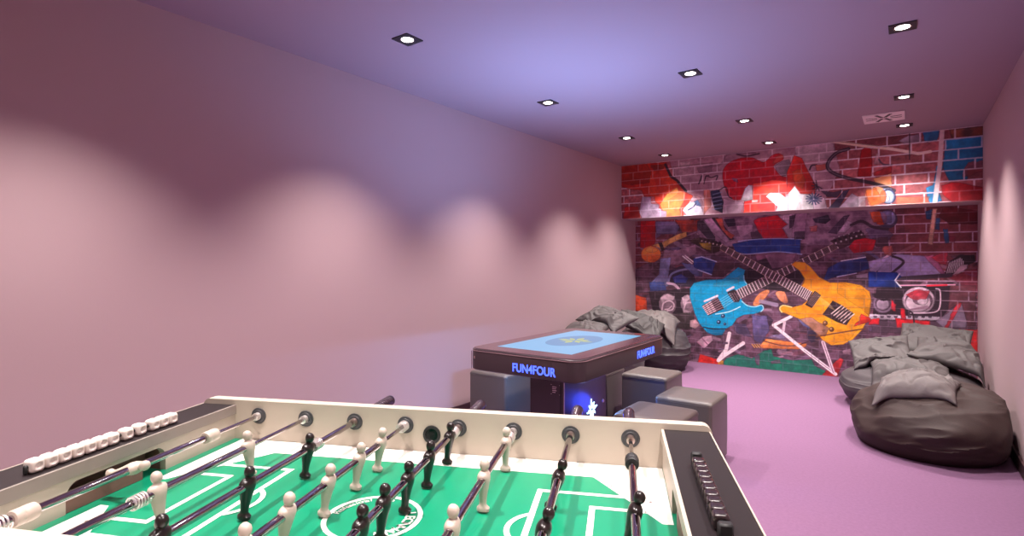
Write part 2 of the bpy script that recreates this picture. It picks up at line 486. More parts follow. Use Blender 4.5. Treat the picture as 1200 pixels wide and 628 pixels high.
U.poly([(-10, 460), (40, 392), (82, 452), (192, 462), (200, 590), (-10, 600)], (212, 200, 208), rag=.1)
U.poly([(170, 470), (260, 480), (290, 600), (180, 600)], (206, 176, 196), .9, rag=.2)
for a in np.linspace(0, 2 * PI, 15): U.stroke([(180 + 10 * math.cos(a), 492 + 8 * math.sin(a)), (182 + 58 * math.cos(a), 490 + 42 * math.sin(a))], 10, (44, 48, 82))
for a in np.linspace(.5, 4.5, 7): U.stroke([(205, 395), (205 + 40 * math.cos(a), 395 + 40 * math.sin(a))], 8, (50, 40, 54))
U.stroke([(150, 275), (165, 245), (200, 240)], 12, (56, 42, 52), 1, True)
U.poly([(190, 240), (270, 235), (275, 270), (200, 290)], (206, 96, 80), .8, rag=.4)
U.poly([(270, 580), (400, 432), (445, 418), (350, 580)], (74, 66, 92), rag=.1)
U.poly([(360, 560), (462, 448), (545, 500), (480, 580)], (208, 184, 204), rag=.15)
U.poly([(230, 430), (330, 440), (400, 420), (350, 480), (280, 475)], (70, 62, 84), .85, rag=.3)
U.poly([(620, 340), (754, 300), (754, 420), (690, 520), (600, 560), (555, 460), (570, 420), (640, 400)], (250, 176, 122), .85, rag=.3, col2=(242, 138, 84))
U.poly([(560, 425), (640, 410), (690, 515), (600, 545), (570, 480)], (238, 108, 48), .85, rag=.3)
U.poly([(500, 480), (560, 470), (560, 560), (500, 560)], (210, 190, 200), .7, rag=.3)
U.poly([(530, 130), (575, 95), (605, 130), (612, 240), (600, 328), (500, 328), (512, 230)], (196, 30, 34), rag=.1)
U.poly([(605, 300), (754, 245), (754, 300), (640, 335)], (196, 44, 48), .85, rag=.3)
U.poly([(640, 160), (655, 150), (670, 240), (620, 235)], (200, 160, 170), .7)
U.stroke([(660, 200), (690, 235), (754, 240)], 14, (70, 60, 78), .8, True)
LOOP = [(435, 122), (350, 152), (290, 215), (288, 270), (350, 312), (450, 342), (600, 372), (700, 400), (770, 430)]
U.stroke(LOOP, 30, (52, 40, 50), 1, True); U.stroke(LOOP[:6], 8, (110, 92, 104), .8, True)
U.stroke([(310, 66), (560, 100), (754, 122)], 26, (224, 196, 178)); U.stroke([(310, 62), (560, 90), (754, 112)], 5, (120, 84, 84))
U.poly([(690, 410), (754, 415), (754, 480), (700, 490)], (150, 170, 214), .8, rag=.2)
U.view(1040, 140, 5.983)
U.poly([(400, 140), (690, 110), (690, 345), (560, 352), (560, 420), (430, 432), (385, 330), (400, 220)], (16, 112, 166), .92, rag=.3, col2=(14, 92, 140))
U.poly([(560, 300), (670, 290), (680, 350), (580, 400), (520, 400)], (160, 70, 76), .8, rag=.5)
U.poly([(250, 90), (365, 70), (350, 150), (260, 165)], (24, 110, 170), .85, rag=.4)
U.poly([(150, 110), (220, 100), (240, 160), (120, 170), (80, 150)], (190, 176, 206), .7, rag=.5)
U.poly([(270, 480), (320, 458), (345, 320), (390, 330), (345, 470), (385, 570), (290, 600)], (40, 146, 214), .9, rag=.3)
U.poly([(430, 70), (690, 40), (690, 110), (450, 125)], (138, 76, 56), .9, rag=.3, col2=(70, 54, 50))
U.bricks(None, (210, 184, 200), only_mortar=.75 * np.clip((U.X[None, :] + .42) / .3, 0, 1) * np.ones((U.h, 1)))
U.poly([(378, 460), (450, 438), (540, 448), (690, 480), (690, 575), (450, 580), (380, 520)], (178, 30, 40), .95, rag=.2, col2=(140, 22, 34))
U.stroke([(384, 65), (366, 330), (330, 600)], 33, (212, 182, 186))
U.stroke([(0, 202), (220, 240), (300, 225)], 24, (224, 196, 190))
U.stroke([(155, 90), (155, 280)], 9, (60, 46, 56), .85)
U.ell(8, 540, 52, 54, (60, 66, 110)); U.ell(4, 542, 44, 46, (150, 176, 214)); U.ell(-10, 556, 26, 22, (206, 210, 226)); U.ell(-30, 540, 24, 44, (226, 112, 66), .9)
U.poly([(60, 545), (290, 540), (300, 600), (60, 600)], (236, 112, 66), .5, rag=.4)

U.bricks(None, (206, 178, 194), only_mortar=.30)
# ---- lower wall
LW = Print(YF, 0.0, 1.87, 200)
LW.bricks((112, 58, 66), (176, 140, 164), course=.0985, w=.009)
LW.view(0, 0, 1)
# darker, smoky middle and lower left
LW.poly([(740, 318), (775, 300), (800, 255), (900, 250), (1060, 240), (1060, 330), (1145, 330), (1145, 460), (740, 440)], (50, 35, 45), .88, rag=.5, col2=(98, 68, 88))
LW.bricks((78, 52, 66), (140, 106, 134), course=.064, length=.19, w=.006, only_mortar=.3)
for k in range(420):
    u, v = 748 + rng.random() * 395, 250 + rng.random() * 185
    if u > 1060 and v < 300: continue
    c = [(150, 122, 152), (112, 86, 116), (40, 28, 40), (92, 92, 142), (176, 140, 160), (48, 34, 50), (120, 60, 70)][int(rng.random() * 7)]
    a = (rng.random() - .5) * 1.2; L_ = 4 + rng.random() * 16
    LW.stroke([(u, v), (u + L_ * math.cos(a), v + L_ * math.sin(a))], 1 + rng.random() * 4, c, .25 + rng.random() * .35)
LW.poly([(826, 245), (1000, 238), (1040, 250), (1000, 290), (930, 285), (830, 290), (815, 270)], (152, 118, 140), .85, rag=.6, col2=(96, 70, 92))
LW.view(735, 250, 6.98)
LW.poly([(230, 65), (390, 65), (430, 110), (400, 170), (240, 170)], (116, 112, 158), .9, rag=.2)
LW.poly([(390, 55), (590, 55), (570, 150), (450, 160), (430, 110)], (190, 66, 44), .85, rag=.4, col2=(130, 50, 44))
LW.poly([(110, 60), (230, 60), (232, 230), (200, 300), (105, 280)], (176, 30, 36), .92, rag=.3, col2=(140, 28, 34))
LW.ell(195, 335, 82, 68, (224, 122, 58), rag=.2, col2=(200, 84, 44)); LW.ell(200, 300, 50, 20, (240, 176, 96), .6)
LW.poly([(200, 260), (280, 240), (420, 168), (485, 150), (490, 188), (345, 252), (290, 295)], (220, 160, 96), rag=.15)
LW.poly([(252, 238), (285, 238), (308, 300), (285, 312)], (48, 36, 42))
LW.poly([(300, 300), (420, 300), (560, 250), (570, 320), (420, 420), (320, 420), (290, 360)], (172, 130, 154), .7, rag=.5)
LW.poly([(270, 370), (360, 360), (340, 500), (330, 600), (190, 600), (200, 560), (260, 500)], (132, 136, 188), .85, rag=.4)
LW.poly([(180, 560), (300, 560), (330, 640), (190, 640)], (52, 72, 140), .8, rag=.4)
LW.poly([(340, 470), (440, 430), (520, 440), (570, 560), (520, 600), (400, 600), (350, 560)], (44, 36, 56), .95, rag=.2)
LW.poly([(370, 520), (440, 495), (500, 530), (480, 570), (390, 570)], (52, 62, 140), .9, rag=.2)
LW.stroke([(340, 550), (360, 500), (420, 470), (520, 450)], 16, (130, 134, 180), .8, True)
LW.stroke([(330, 570), (390, 585), (430, 628)], 20, (196, 160, 180), .8, True)
LW.poly([(440, 400), (540, 420), (620, 480), (610, 520), (540, 500), (470, 440)], (84, 96, 150), .8, rag=.4)
LW.stroke([(455, 350), (530, 410)], 9, (236, 222, 226)); LW.stroke([(475, 345), (545, 400)], 9, (224, 206, 214))
LW.poly([(575, 60), (625, 58), (720, 190), (720, 270), (640, 190), (570, 110)], (64, 54, 68))
LW.poly([(620, 58), (700, 90), (720, 180), (660, 110)], (190, 160, 190), .9, rag=.2)
LW.poly([(540, 370), (600, 350), (720, 390), (740, 470), (700, 510), (590, 462), (545, 440)], (36, 58, 128), rag=.1); LW.stroke([(560, 365), (610, 355), (730, 395)], 8, (170, 176, 214)); LW.stroke([(580, 462), (700, 505)], 8, (170, 176, 214))
# right-hand bricks and what is on them
LW.view(1030, 230, 6.283)
LW.poly([(100, 95), (760, 60), (760, 420), (500, 425), (350, 440), (100, 400), (60, 240)], (120, 48, 54), .55, rag=.2)
LW.bricks(None, (186, 150, 176), course=.0985, w=.010, only_mortar=np.clip((LW.X[None, :] + .35) / .2, 0, 1) * np.clip((LW.Z[:, None] - 1.02) / .08, 0, 1) * .95)
LW.poly([(470, 90), (540, 78), (740, 110), (740, 205), (520, 205), (440, 150)], (96, 24, 32), .9, rag=.3)
LW.poly([(340, 110), (390, 92), (385, 175), (350, 170)], (24, 84, 146), .9, rag=.3); LW.poly([(420, 160), (450, 160), (445, 250), (415, 240)], (30, 90, 150), .8, rag=.3)
LW.poly([(470, 240), (510, 240), (520, 345), (485, 345)], (34, 84, 140), .9, rag=.4); LW.poly([(520, 290), (570, 290), (560, 340), (525, 340)], (150, 40, 70), .6, rag=.4)
LW.poly([(394, 92), (428, 92), (396, 358), (358, 352)], (216, 160, 142), .95)
LW.ell(66, 168, 70, 68, (70, 62, 92)); LW.ell(80, 160, 44, 50, (140, 136, 190)); LW.ell(15, 165, 46, 48, (214, 74, 42))
LW.poly([(-100, 240), (30, 220), (110, 280), (60, 340), (-60, 330)], (96, 78, 112), .8, rag=.4)
LW.poly([(30, 370), (95, 362), (108, 410), (60, 425), (25, 405)], (226, 110, 100), rag=.2)
LW.poly([(-70, 480), (40, 440), (140, 425), (350, 440), (440, 500), (500, 592), (-60, 605)], (160, 148, 192), .96, rag=.1, col2=(136, 124, 172))
LW.poly([(330, 440), (400, 430), (500, 580), (470, 585)], (170, 90, 130), .8, rag=.3)
LW.stroke([(95, 440), (165, 465), (172, 500), (60, 590)], 20, (44, 32, 44), 1, True)
LW.stroke([(-60, 540), (80, 425)], 18, (206, 180, 200)); LW.stroke([(-20, 560), (60, 470)], 10, (60, 52, 80))
LW.poly([(380, 450), (450, 420), (510, 415), (500, 510), (440, 490)], (198, 60, 80), .9, rag=.4)
LW.poly([(485, 575), (515, 480), (600, 428), (655, 525), (585, 575)], (48, 34, 44))
for k in range(9): LW.stroke([(500 + k * 14, 565 - k * 1), (520 + k * 13, 490 - k * 6)], 5, (214, 196, 208))
LW.poly([(600, 432), (705, 430), (712, 480), (650, 508), (615, 470)], (36, 26, 34))
LW.poly([(600, 505), (655, 500), (650, 530), (560, 590), (540, 580)], (196, 160, 176))
LW.poly([(490, 590), (760, 520), (760, 700), (700, 720), (560, 620)], (146, 34, 54), .55, rag=.4)
LW.view(1010, 300, 5.236)
LW.poly([(90, 195), (560, 165), (560, 180), (530, 330), (470, 400), (60, 400)], (46, 30, 42), .95)
LW.stroke([(230, 138), (540, 118)], 30, (60, 46, 60)); LW.stroke([(230, 180), (570, 176)], 10, (214, 150, 176)); LW.stroke([(400, 182), (520, 178)], 12, (206, 40, 60))
LW.poly([(40, 95), (215, 100), (245, 128), (205, 150), (240, 192), (40, 190)], (26, 52, 132), rag=.05); LW.stroke([(232, 108), (203, 150), (240, 192)], 8, (206, 206, 226))
LW.ell(348, 272, 100, 84, (196, 166, 184)); LW.ell(350, 275, 84, 66, (96, 66, 84)); LW.ell(345, 285, 78, 56, (204, 178, 192)); LW.ell(360, 262, 50, 38, (140, 100, 122)); LW.ell(372, 275, 34, 26, (206, 180, 194))
LW.poly([(265, 240), (330, 205), (420, 215), (400, 260), (330, 270)], (206, 44, 60), .75, rag=.6)
for k in range(4): LW.stroke([(290 + k * 6, 330 - k * 2), (420 - k * 6, 320 - k * 5)], 5, (120, 84, 104), .8)
LW.stroke([(455, 200), (480, 215), (478, 310), (440, 345), (300, 350)], 8, (204, 176, 192), 1, True)
LW.ell(130, 290, 62, 60, (150, 124, 150), .8); LW.ell(130, 292, 48, 44, (90, 64, 84)); LW.ell(128, 296, 40, 34, (176, 150, 172), .9)
LW.poly([(60, 230), (180, 215), (260, 240), (230, 270), (120, 275), (70, 250)], (44, 28, 38), rag=.3)
LW.poly([(40, 355), (480, 372), (480, 395), (40, 388)], (206, 188, 204), .9, rag=.3)
LW.bricks(None, (60, 50, 60), course=.03, length=.05, w=.006, only_mortar=np.zeros((LW.h, LW.w)))
for k in range(9): LW.poly([(70 + 42 * k, 366), (95 + 42 * k, 367), (90 + 42 * k, 380), (72 + 42 * k, 379)], (52, 40, 56), .8)
LW.poly([(60, 395), (230, 395), (420, 400), (640, 400), (640, 470), (60, 470)], (88, 66, 82), .8, rag=.2)
LW.poly([(205, 380), (420, 398), (420, 440), (215, 440)], (216, 34, 44), .95, rag=.3)
LW.poly([(40, 390), (110, 380), (105, 420), (40, 420)], (220, 36, 46), .9, rag=.4)
LW.poly([(180, 260), (210, 300), (205, 340), (180, 320)], (206, 34, 50), .9, rag=.5); LW.poly([(235, 320), (265, 325), (270, 390), (240, 390)], (220, 30, 46), .95, rag=.4)
LW.stroke([(270, 330), (310, 350), (322, 420)], 11, (40, 26, 34), 1, True)
LW.poly([(455, 400), (612, 285), (645, 400), (640, 440), (500, 440)], (140, 120, 144), .9, rag=.15); LW.poly([(585, 278), (618, 285), (530, 445), (505, 440)], (206, 40, 54), .85, rag=.4)
LW.poly([(540, 180), (700, 180), (700, 430), (650, 430), (610, 280), (530, 330)], (104, 54, 62), .7, rag=.1)
LW.bricks(None, (166, 132, 152), course=.0985, w=.008, only_mortar=np.clip((LW.X[None, :] - .22) / .1, 0, 1) * np.clip((1.1 - LW.Z[:, None]) / .05, 0, 1) * .7)
LW.poly([(600, 450), (720, 450), (720, 620), (600, 620)], (206, 34, 36), .9, rag=.6)
# the centre: strap, drum, red shape under the bulkhead
LW.view(825, 240, 6.98)
LW.poly([(0, 120), (60, 105), (160, 230), (240, 290), (180, 310), (60, 220)], (186, 150, 180), .9, rag=.2)
LW.poly([(60, 105), (110, 100), (250, 280), (210, 290)], (56, 44, 58)); LW.poly([(90, 110), (150, 110), (170, 200), (250, 250), (220, 280), (150, 210)], (206, 90, 72), .9, rag=.3)
LW.poly([(160, 120), (250, 110), (260, 170), (200, 180)], (50, 48, 70), .9, rag=.2); LW.poly([(260, 170), (400, 160), (400, 220), (300, 270), (270, 210)], (176, 140, 166), .8, rag=.3)
LW.poly([(380, 220), (460, 210), (480, 280), (390, 280)], (60, 44, 58), .9, rag=.3)
LW.poly([(405, 130), (450, 105), (600, 85), (682, 160), (640, 190), (692, 270), (670, 280), (490, 278), (440, 210)], (182, 24, 38), rag=.15, col2=(160, 26, 44))
LW.poly([(610, 90), (740, 70), (790, 150), (760, 280), (700, 280), (650, 190), (690, 160)], (186, 156, 180), .85, rag=.3)
LW.poly([(700, 110), (768, 90), (768, 180), (720, 200)], (60, 46, 62), .8, rag=.3)
LW.poly([(410, 400), (660, 388), (680, 500), (620, 570), (520, 560), (440, 470)], (112, 72, 94), .95, rag=.1); LW.poly([(500, 500), (560, 465), (620, 480), (560, 530)], (150, 104, 130), .8, rag=.2)
LW.poly([(230, 320), (400, 284), (600, 275), (790, 282), (790, 405), (600, 384), (350, 404), (260, 385)], (30, 56, 124), rag=.05, col2=(24, 42, 98)); LW.stroke([(280, 300), (400, 284), (600, 275), (800, 282)], 8, (150, 166, 212), .8, True); LW.stroke([(260, 390), (350, 404), (600, 384), (800, 405)], 8, (160, 176, 220), .8, True); LW.stroke([(300, 340), (600, 335), (780, 345)], 8, (60, 92, 160), .6)
LW.poly([(90, 480), (240, 440), (260, 500), (160, 590), (60, 590)], (70, 46, 54), .9, rag=.2)
LW.poly([(320, 550), (380, 510), (470, 560), (520, 628), (330, 628)], (34, 26, 34))
LW.view(925, 235, 6.608)
LW.poly([(20, 110), (140, 90), (120, 280), (20, 290)], (160, 120, 150), .8, rag=.3); LW.poly([(0, 120), (50, 110), (30, 200), (0, 220)], (64, 50, 68), .9)
LW.poly([(180, 140), (300, 110), (320, 150), (280, 180), (200, 170)], (46, 44, 60)); LW.poly([(155, 200), (215, 190), (215, 240), (160, 240)], (214, 110, 108), .9, rag=.3)
LW.poly([(300, 250), (420, 120), (470, 110), (370, 260)], (70, 56, 78)); LW.poly([(370, 250), (450, 150), (510, 180), (430, 250)], (186, 156, 186), .95)
LW.stroke([(480, 190), (560, 160), (650, 205), (760, 220)], 26, (50, 38, 48), 1, True)
LW.poly([(620, 90), (720, 80), (735, 170), (650, 170)], (216, 84, 48), .9, rag=.3); LW.poly([(700, 85), (793, 80), (793, 170), (730, 180)], (110, 104, 150), .8, rag=.3)
LW.poly([(40, 240), (120, 240), (120, 300), (40, 300)], (58, 46, 60), .8, rag=.3)
LW.poly([(400, 468), (590, 436), (640, 520), (520, 560), (330, 600), (260, 628), (300, 520)], (34, 50, 110), rag=.1, col2=(26, 34, 76)); LW.stroke([(400, 468), (590, 438)], 8, (206, 196, 214)); LW.stroke([(370, 590), (520, 562)], 8, (180, 172, 204))
LW.poly([(510, 575), (610, 560), (610, 600), (520, 600)], (176, 150, 178), .9)
LW.poly([(610, 470), (793, 430), (793, 545), (620, 545)], (160, 146, 190), .85, rag=.2)
LW.poly([(720, 370), (793, 350), (793, 430), (740, 420)], (216, 108, 104), .8, rag=.4); LW.poly([(640, 290), (760, 280), (770, 350), (670, 360)], (70, 44, 54), .8, rag=.3)
# speaker cones and dark gear at the lower left
LW.view(740, 325, 5.46)
LW.poly([(25, 110), (95, 130), (102, 215), (25, 215)], (214, 74, 44), rag=.3)
LW.poly([(110, 90), (380, 70), (380, 240), (140, 230)], (40, 30, 38), .9, rag=.1)
LW.ell(232, 170, 56, 70, (92, 70, 82), rag=.3, col2=(120, 96, 108)); LW.poly([(185, 130), (230, 105), (280, 120), (270, 150), (215, 150), (195, 190)], (184, 156, 168), .8, rag=.5); LW.stroke([(196, 205), (206, 165), (245, 150), (272, 172), (262, 205), (230, 212)], 9, (196, 168, 180), .85, True); LW.stroke([(215, 205), (240, 200), (258, 182)], 7, (206, 178, 190), .8, True); LW.poly([(200, 215), (260, 225), (300, 240), (220, 245)], (150, 122, 136), .7, rag=.5)
LW.ell(360, 170, 46, 60, (104, 82, 94), rag=.3, col2=(140, 114, 126)); LW.poly([(320, 130), (360, 112), (400, 130), (360, 150), (335, 190)], (200, 172, 184), .8, rag=.5); LW.stroke([(335, 205), (350, 165), (385, 160)], 9, (200, 172, 184), .8, True); LW.poly([(330, 200), (380, 215), (390, 235), (330, 230)], (190, 160, 172), .7, rag=.5)
LW.poly([(260, 230), (400, 225), (400, 330), (300, 330)], (58, 50, 50), .8, rag=.4)
LW.view(810, 360, 7.855)
LW.poly([(-10, 120), (40, 110), (80, 160), (40, 200), (-10, 180)], (206, 160, 168), .9, rag=.2); LW.poly([(50, 318), (112, 268), (190, 258), (200, 305), (122, 378)], (206, 158, 178)); LW.stroke([(60, 320), (115, 370)], 10, (150, 96, 120)); LW.stroke([(100, 285), (150, 340)], 10, (120, 70, 96))
LW.poly([(380, 150), (500, 150), (560, 280), (420, 240)], (70, 62, 96), .7, rag=.5); LW.poly([(560, 70), (700, 80), (720, 220), (640, 330), (570, 300)], (92, 84, 132), .85, rag=.5)
LW.poly([(690, 60), (760, 120), (720, 180)], (52, 40, 60), .8)
LW.poly([(60, 510), (80, 428), (235, 475), (285, 540), (60, 540)], (226, 44, 40), rag=.2); LW.poly([(250, 490), (300, 490), (300, 530), (240, 530)], (240, 170, 70), .8, rag=.3)
LW.poly([(300, 500), (330, 465), (430, 430), (560, 470), (660, 400), (740, 385), (760, 490), (900, 520), (900, 600), (300, 560)], (24, 104, 84), .95, rag=.25, col2=(26, 84, 74))
LW.poly([(580, 440), (700, 430), (680, 540), (600, 530)], (110, 58, 90), .7, rag=.5)
LW.stroke([(352, 240), (322, 390), (255, 480)], 34, (206, 184, 190)); LW.stroke([(480, 330), (310, 440), (250, 490)], 34, (214, 192, 198)); LW.stroke([(300, 330), (330, 330)], 20, (80, 60, 80))
for k in range(4): LW.stroke([(560 + 22 * k, 340), (585 + 22 * k, 370)], 8, (196, 140, 70))
LW.view(890, 360, 7.855)
LW.poly([(0, 440), (40, 400), (110, 385), (130, 450), (300, 488), (480, 478), (510, 540), (620, 590), (600, 640), (330, 640), (0, 590)], (24, 110, 86), .95, rag=.2, col2=(22, 86, 72))
LW.poly([(100, 500), (190, 480), (200, 520), (110, 520)], (120, 60, 90), .6, rag=.5)
LW.poly([(5, 350), (60, 288), (200, 305), (440, 335), (430, 362), (360, 388), (15, 378)], (236, 132, 70), smooth=False, rag=.1)
LW.stroke([(40, 310), (200, 350), (340, 350), (450, 315)], 9, (60, 36, 40), 1, True)
LW.poly([(110, 260), (220, 240), (240, 290), (180, 290)], (170, 156, 206), .7, rag=.4)
LW.poly([(440, 180), (500, 180), (540, 300), (480, 330), (440, 280)], (48, 40, 62), .9, rag=.3); LW.poly([(330, 80), (470, 170), (460, 200), (400, 170)], (110, 116, 176), .8, rag=.2)
LW.poly([(560, 640), (690, 505), (742, 465), (775, 480), (720, 640)], (186, 40, 44), .95, rag=.2)
LW.poly([(760, 400), (840, 380), (840, 440), (770, 430)], (196, 150, 170), .7, rag=.4)
LW.stroke([(235, 110), (220, 215)], 26, (196, 172, 184))
LW.stroke([(290, 85), (130, 165), (400, 385), (700, 615)], 32, (222, 200, 206)); LW.stroke([(410, 395), (690, 605)], 6, (120, 90, 110))
LW.stroke([(585, 320), (680, 600)], 32, (206, 182, 194)); LW.stroke([(585, 320), (680, 600)], 8, (110, 70, 92))
# orange fingers between the guitars
LW.view(800, 310, 6.98)
LW.poly([(575, 312), (620, 240), (690, 204), (708, 232), (625, 328), (588, 338)], (230, 138, 88), smooth=True)
LW.stroke([(640, 300), (768, 330)], 34, (150, 136, 160), .8)
LW.view(890, 300, 5.707)
LW.poly([(108, 245), (162, 232), (192, 300), (172, 318), (132, 292)], (232, 140, 100), smooth=True)
# second neck (of the blue guitar), behind the first
LW.view(800, 260, 4.4875)
def neck(p, q, w0, w1, frets, col=(56, 40, 46)):
    p, q = np.array(p, float), np.array(q, float); d = q - p; L = np.hypot(*d); d /= L; n = np.array([-d[1], d[0]])
    LW.poly([tuple(p + n * w0), tuple(q + n * w1), tuple(q - n * w1), tuple(p - n * w0)], col)
    LW.stroke([tuple(p + n * w0), tuple(q + n * w1)], 4, (160, 124, 116), .8); LW.stroke([tuple(p - n * w0), tuple(q - n * w1)], 4, (150, 116, 110), .8)
    for k in range(frets):
        t = 1 - .5 ** (k / 12.5); t = t / (1 - .5 ** (frets / 12.5))
        c = p + d * L * t; w = w0 + (w1 - w0) * t
        LW.stroke([tuple(c + n * w), tuple(c - n * w)], 4.2, (220, 198, 204))
    for s in (-.6, -.2, .2, .6):
        LW.stroke([tuple(p + n * w0 * s), tuple(q + n * w1 * s)], 2, (170, 136, 140), .45)
LW.poly([(320, 275), (390, 205), (480, 180), (590, 220), (640, 300), (610, 345), (560, 370), (440, 355), (330, 340)], (40, 29, 37), .92, rag=.2)
LW.poly([(430, 172), (600, 165), (570, 235), (470, 245)], (124, 86, 108), .9, rag=.1)
# blue guitar body
LW.view(800, 310, 6.98)
LW.poly([(455, 20), (512, 44), (500, 90), (505, 130), (522, 155), (560, 200), (505, 225), (475, 265), (490, 300), (525, 330), (580, 345), (640, 332), (662, 358), (640, 388), (580, 405), (500, 412), (445, 440), (405, 500), (352, 525), (335, 560), (325, 575), (270, 580), (205, 560), (165, 515), (135, 480), (98, 400), (58, 270), (60, 195), (92, 150), (190, 124), (330, 118), (400, 62)], (0, 128, 172), vary=.06, col2=(0, 140, 184))
LW.poly([(250, 160), (400, 120), (490, 80), (500, 130), (380, 175), (260, 185)], (80, 160, 186), .4, rag=.5)
LW.stroke([(500, 90), (505, 130), (525, 160)], 10, (120, 190, 220), .9, True); LW.stroke([(485, 300), (530, 335), (590, 345), (645, 332), (660, 360), (640, 385)], 9, (150, 210, 232), .9, True)
LW.poly([(190, 515), (340, 525), (330, 575), (270, 580), (205, 560)], (0, 110, 160), .7); LW.stroke([(170, 512), (250, 525), (350, 525)], 10, (20, 40, 60), 1, True)
LW.view(800, 260, 4.4875)
neck((895, 82), (285, 385), 14, 24, 26)
LW.poly([(775, 100), (895, 52), (950, 55), (965, 85), (830, 142)], (64, 44, 50)); 
for k in range(6): LW.ell(800 + k * 27, 98 - k * 9, 9, 8, (46, 34, 42)); LW.ell(806 + k * 27, 112 - k * 9, 6, 6, (216, 196, 206)); LW.ell(796 + k * 26, 84 - k * 7, 6, 5, (200, 176, 190))
LW.poly([(872, 132), (902, 95), (960, 84), (1018, 95), (1002, 150), (900, 166)], (200, 24, 44), rag=.05)
LW.view(800, 310, 6.98)
LW.poly([(158, 338), (285, 262), (340, 360), (210, 418)], (60, 40, 48)); 
for k in range(6):
    a, b = np.array((165 + 8 * k, 345 + 12.5 * k)), np.array((285 + 9 * k, 268 + 16 * k)); LW.stroke([tuple(a), tuple(a * .45 + b * .55)], 9, (226, 196, 200)); LW.stroke([tuple(a), tuple(b)], 4, (190, 150, 160), .8)
for k in range(3): LW.stroke([(180 + 28 * k, 330 - 15 * k), (222 + 28 * k, 408 - 14 * k)], 7, (90, 60, 70), .7)
LW.stroke([(180, 300), (285, 255)], 16, (206, 196, 210)); LW.stroke([(365, 212), (415, 185)], 18, (196, 176, 186))
LW.poly([(365, 225), (425, 200), (475, 272), (462, 305), (420, 308), (372, 245)], (44, 34, 40))
for k in range(4): LW.stroke([(385 + 18 * k, 240 - 8 * k), (425 + 16 * k, 300 - 6 * k)], 4, (170, 130, 140), .7)
for k in range(5): LW.stroke([(300 + 8 * k, 290 + 16 * k), (390 + 8 * k, 235 + 15 * k)], 4, (170, 196, 210), .7)
for x, y, r in ((330, 420, 17), (295, 470, 17), (345, 486, 11)): LW.ell(x, y, r, r, (24, 50, 90)); LW.ell(x - 3, y - 4, r * .5, r * .5, (130, 170, 210))
LW.stroke([(270, 405), (380, 385), (470, 345)], 8, (170, 214, 228), 1, True)
# orange guitar body
LW.view(890, 300, 5.707)
LW.poly([(213, 58), (240, 35), (302, 40), (345, 75), (400, 140), (470, 176), (580, 175), (680, 194), (738, 238), (748, 300), (735, 400), (690, 490), (625, 558), (560, 592), (480, 597), (425, 565), (390, 525), (330, 470), (260, 418), (205, 396), (150, 376), (136, 350), (160, 330), (215, 342), (285, 325), (330, 290), (280, 200), (302, 150), (268, 98)], (228, 146, 30), vary=.05, col2=(212, 124, 26))
for k in range(16):
    y = 60 + k * 33 + rng.random() * 10; x0 = 240 + rng.random() * 250
    if 200 < y < 560: LW.stroke([(max(x0, 330), y), (min(x0 + 330, 725 - max(0, y - 420) * .8), y + 6)], 5, (180, 98, 20), .35)
LW.poly([(520, 180), (690, 200), (745, 300), (730, 400), (650, 330), (520, 250)], (206, 132, 26), .6, rag=.5); LW.poly([(430, 330), (700, 350), (720, 420), (600, 560), (480, 590), (430, 560)], (244, 160, 26), .45, rag=.5)
LW.poly([(265, 420), (340, 410), (470, 480), (440, 540), (390, 525), (330, 470)], (150, 112, 120), .75, rag=.4)
LW.stroke([(150, 376), (136, 350), (160, 330), (215, 342)], 9, (250, 210, 130), .9, True); LW.stroke([(302, 150), (295, 180), (280, 200)], 8, (140, 84, 40), .8)
LW.view(800, 260, 4.4875)
neck((200, 130), (672, 392), 14, 25, 26)
LW.poly([(38, 100), (60, 85), (110, 82), (205, 112), (192, 156), (150, 165), (95, 135)], (58, 44, 40)); LW.poly([(85, 110), (150, 110), (150, 150), (110, 140)], (176, 140, 46), .8, rag=.3)
for k in range(6): LW.ell(95 + k * 20, 90 + k * 4, 7, 7, (40, 30, 36)); LW.ell(101 + k * 20, 100 + k * 5, 5, 5, (210, 180, 180))
LW.view(890, 300, 5.707)
LW.poly([(305, 325), (370, 232), (412, 262), (350, 348)], (44, 30, 34))
for k in range(6): LW.stroke([(322 + 7 * k, 320 + 5 * k - 3), (374 + 7 * k, 246 + 5 * k - 4)], 3.5, (190, 150, 140), .6)
LW.poly([(422, 390), (490, 298), (545, 326), (632, 385), (582, 462), (520, 442)], (52, 36, 40))
for k in range(6):
    p = np.array((452 + 16 * k, 385 + 12 * k)); q = np.array((520 + 17 * k, 320 + 11 * k)); LW.stroke([tuple(p + (30, 0)), tuple(q + (28, 12))], 8, (232, 206, 200), .9)
for k in range(4): LW.stroke([(500 + 24 * k, 425 + 8 * k), (560 + 20 * k, 335 + 12 * k)], 6, (80, 54, 56), .8)
for k in range(5): LW.stroke([(395 + 6 * k, 290 + 12 * k - 20), (470 + 8 * k, 320 + 10 * k)], 3, (236, 200, 130), .5)
for x, y, r in ((440, 448, 17), (482, 490, 17), (430, 497, 9)): LW.ell(x, y, r, r, (120, 70, 40)); LW.ell(x - 3, y - 4, r * .5, r * .5, (210, 160, 110))
LW.stroke([(380, 540), (500, 518), (600, 502), (705, 485)], 9, (90, 52, 36), 1, True)
LW.poly([(675, 385), (745, 415), (745, 440), (690, 455), (630, 470), (640, 450), (670, 430)], (226, 44, 40), .9, rag=.5)
# the print lies on a brick texture: its courses stay visible everywhere
LW.bricks(None, (170, 138, 164), course=.0985, w=.007, only_mortar=.30); LW.bricks(None, (150, 120, 150), course=.0985 / 2, w=.004, length=.2, z_off=.03, only_mortar=.10); LW.bricks(None, (40, 26, 34), course=.0985, w=.005, z_off=.006, only_mortar=.22)
LW.bricks(None, (40, 26, 34), course=.0985 / 2, length=.262, w=.004, z_off=.02, only_mortar=.10)

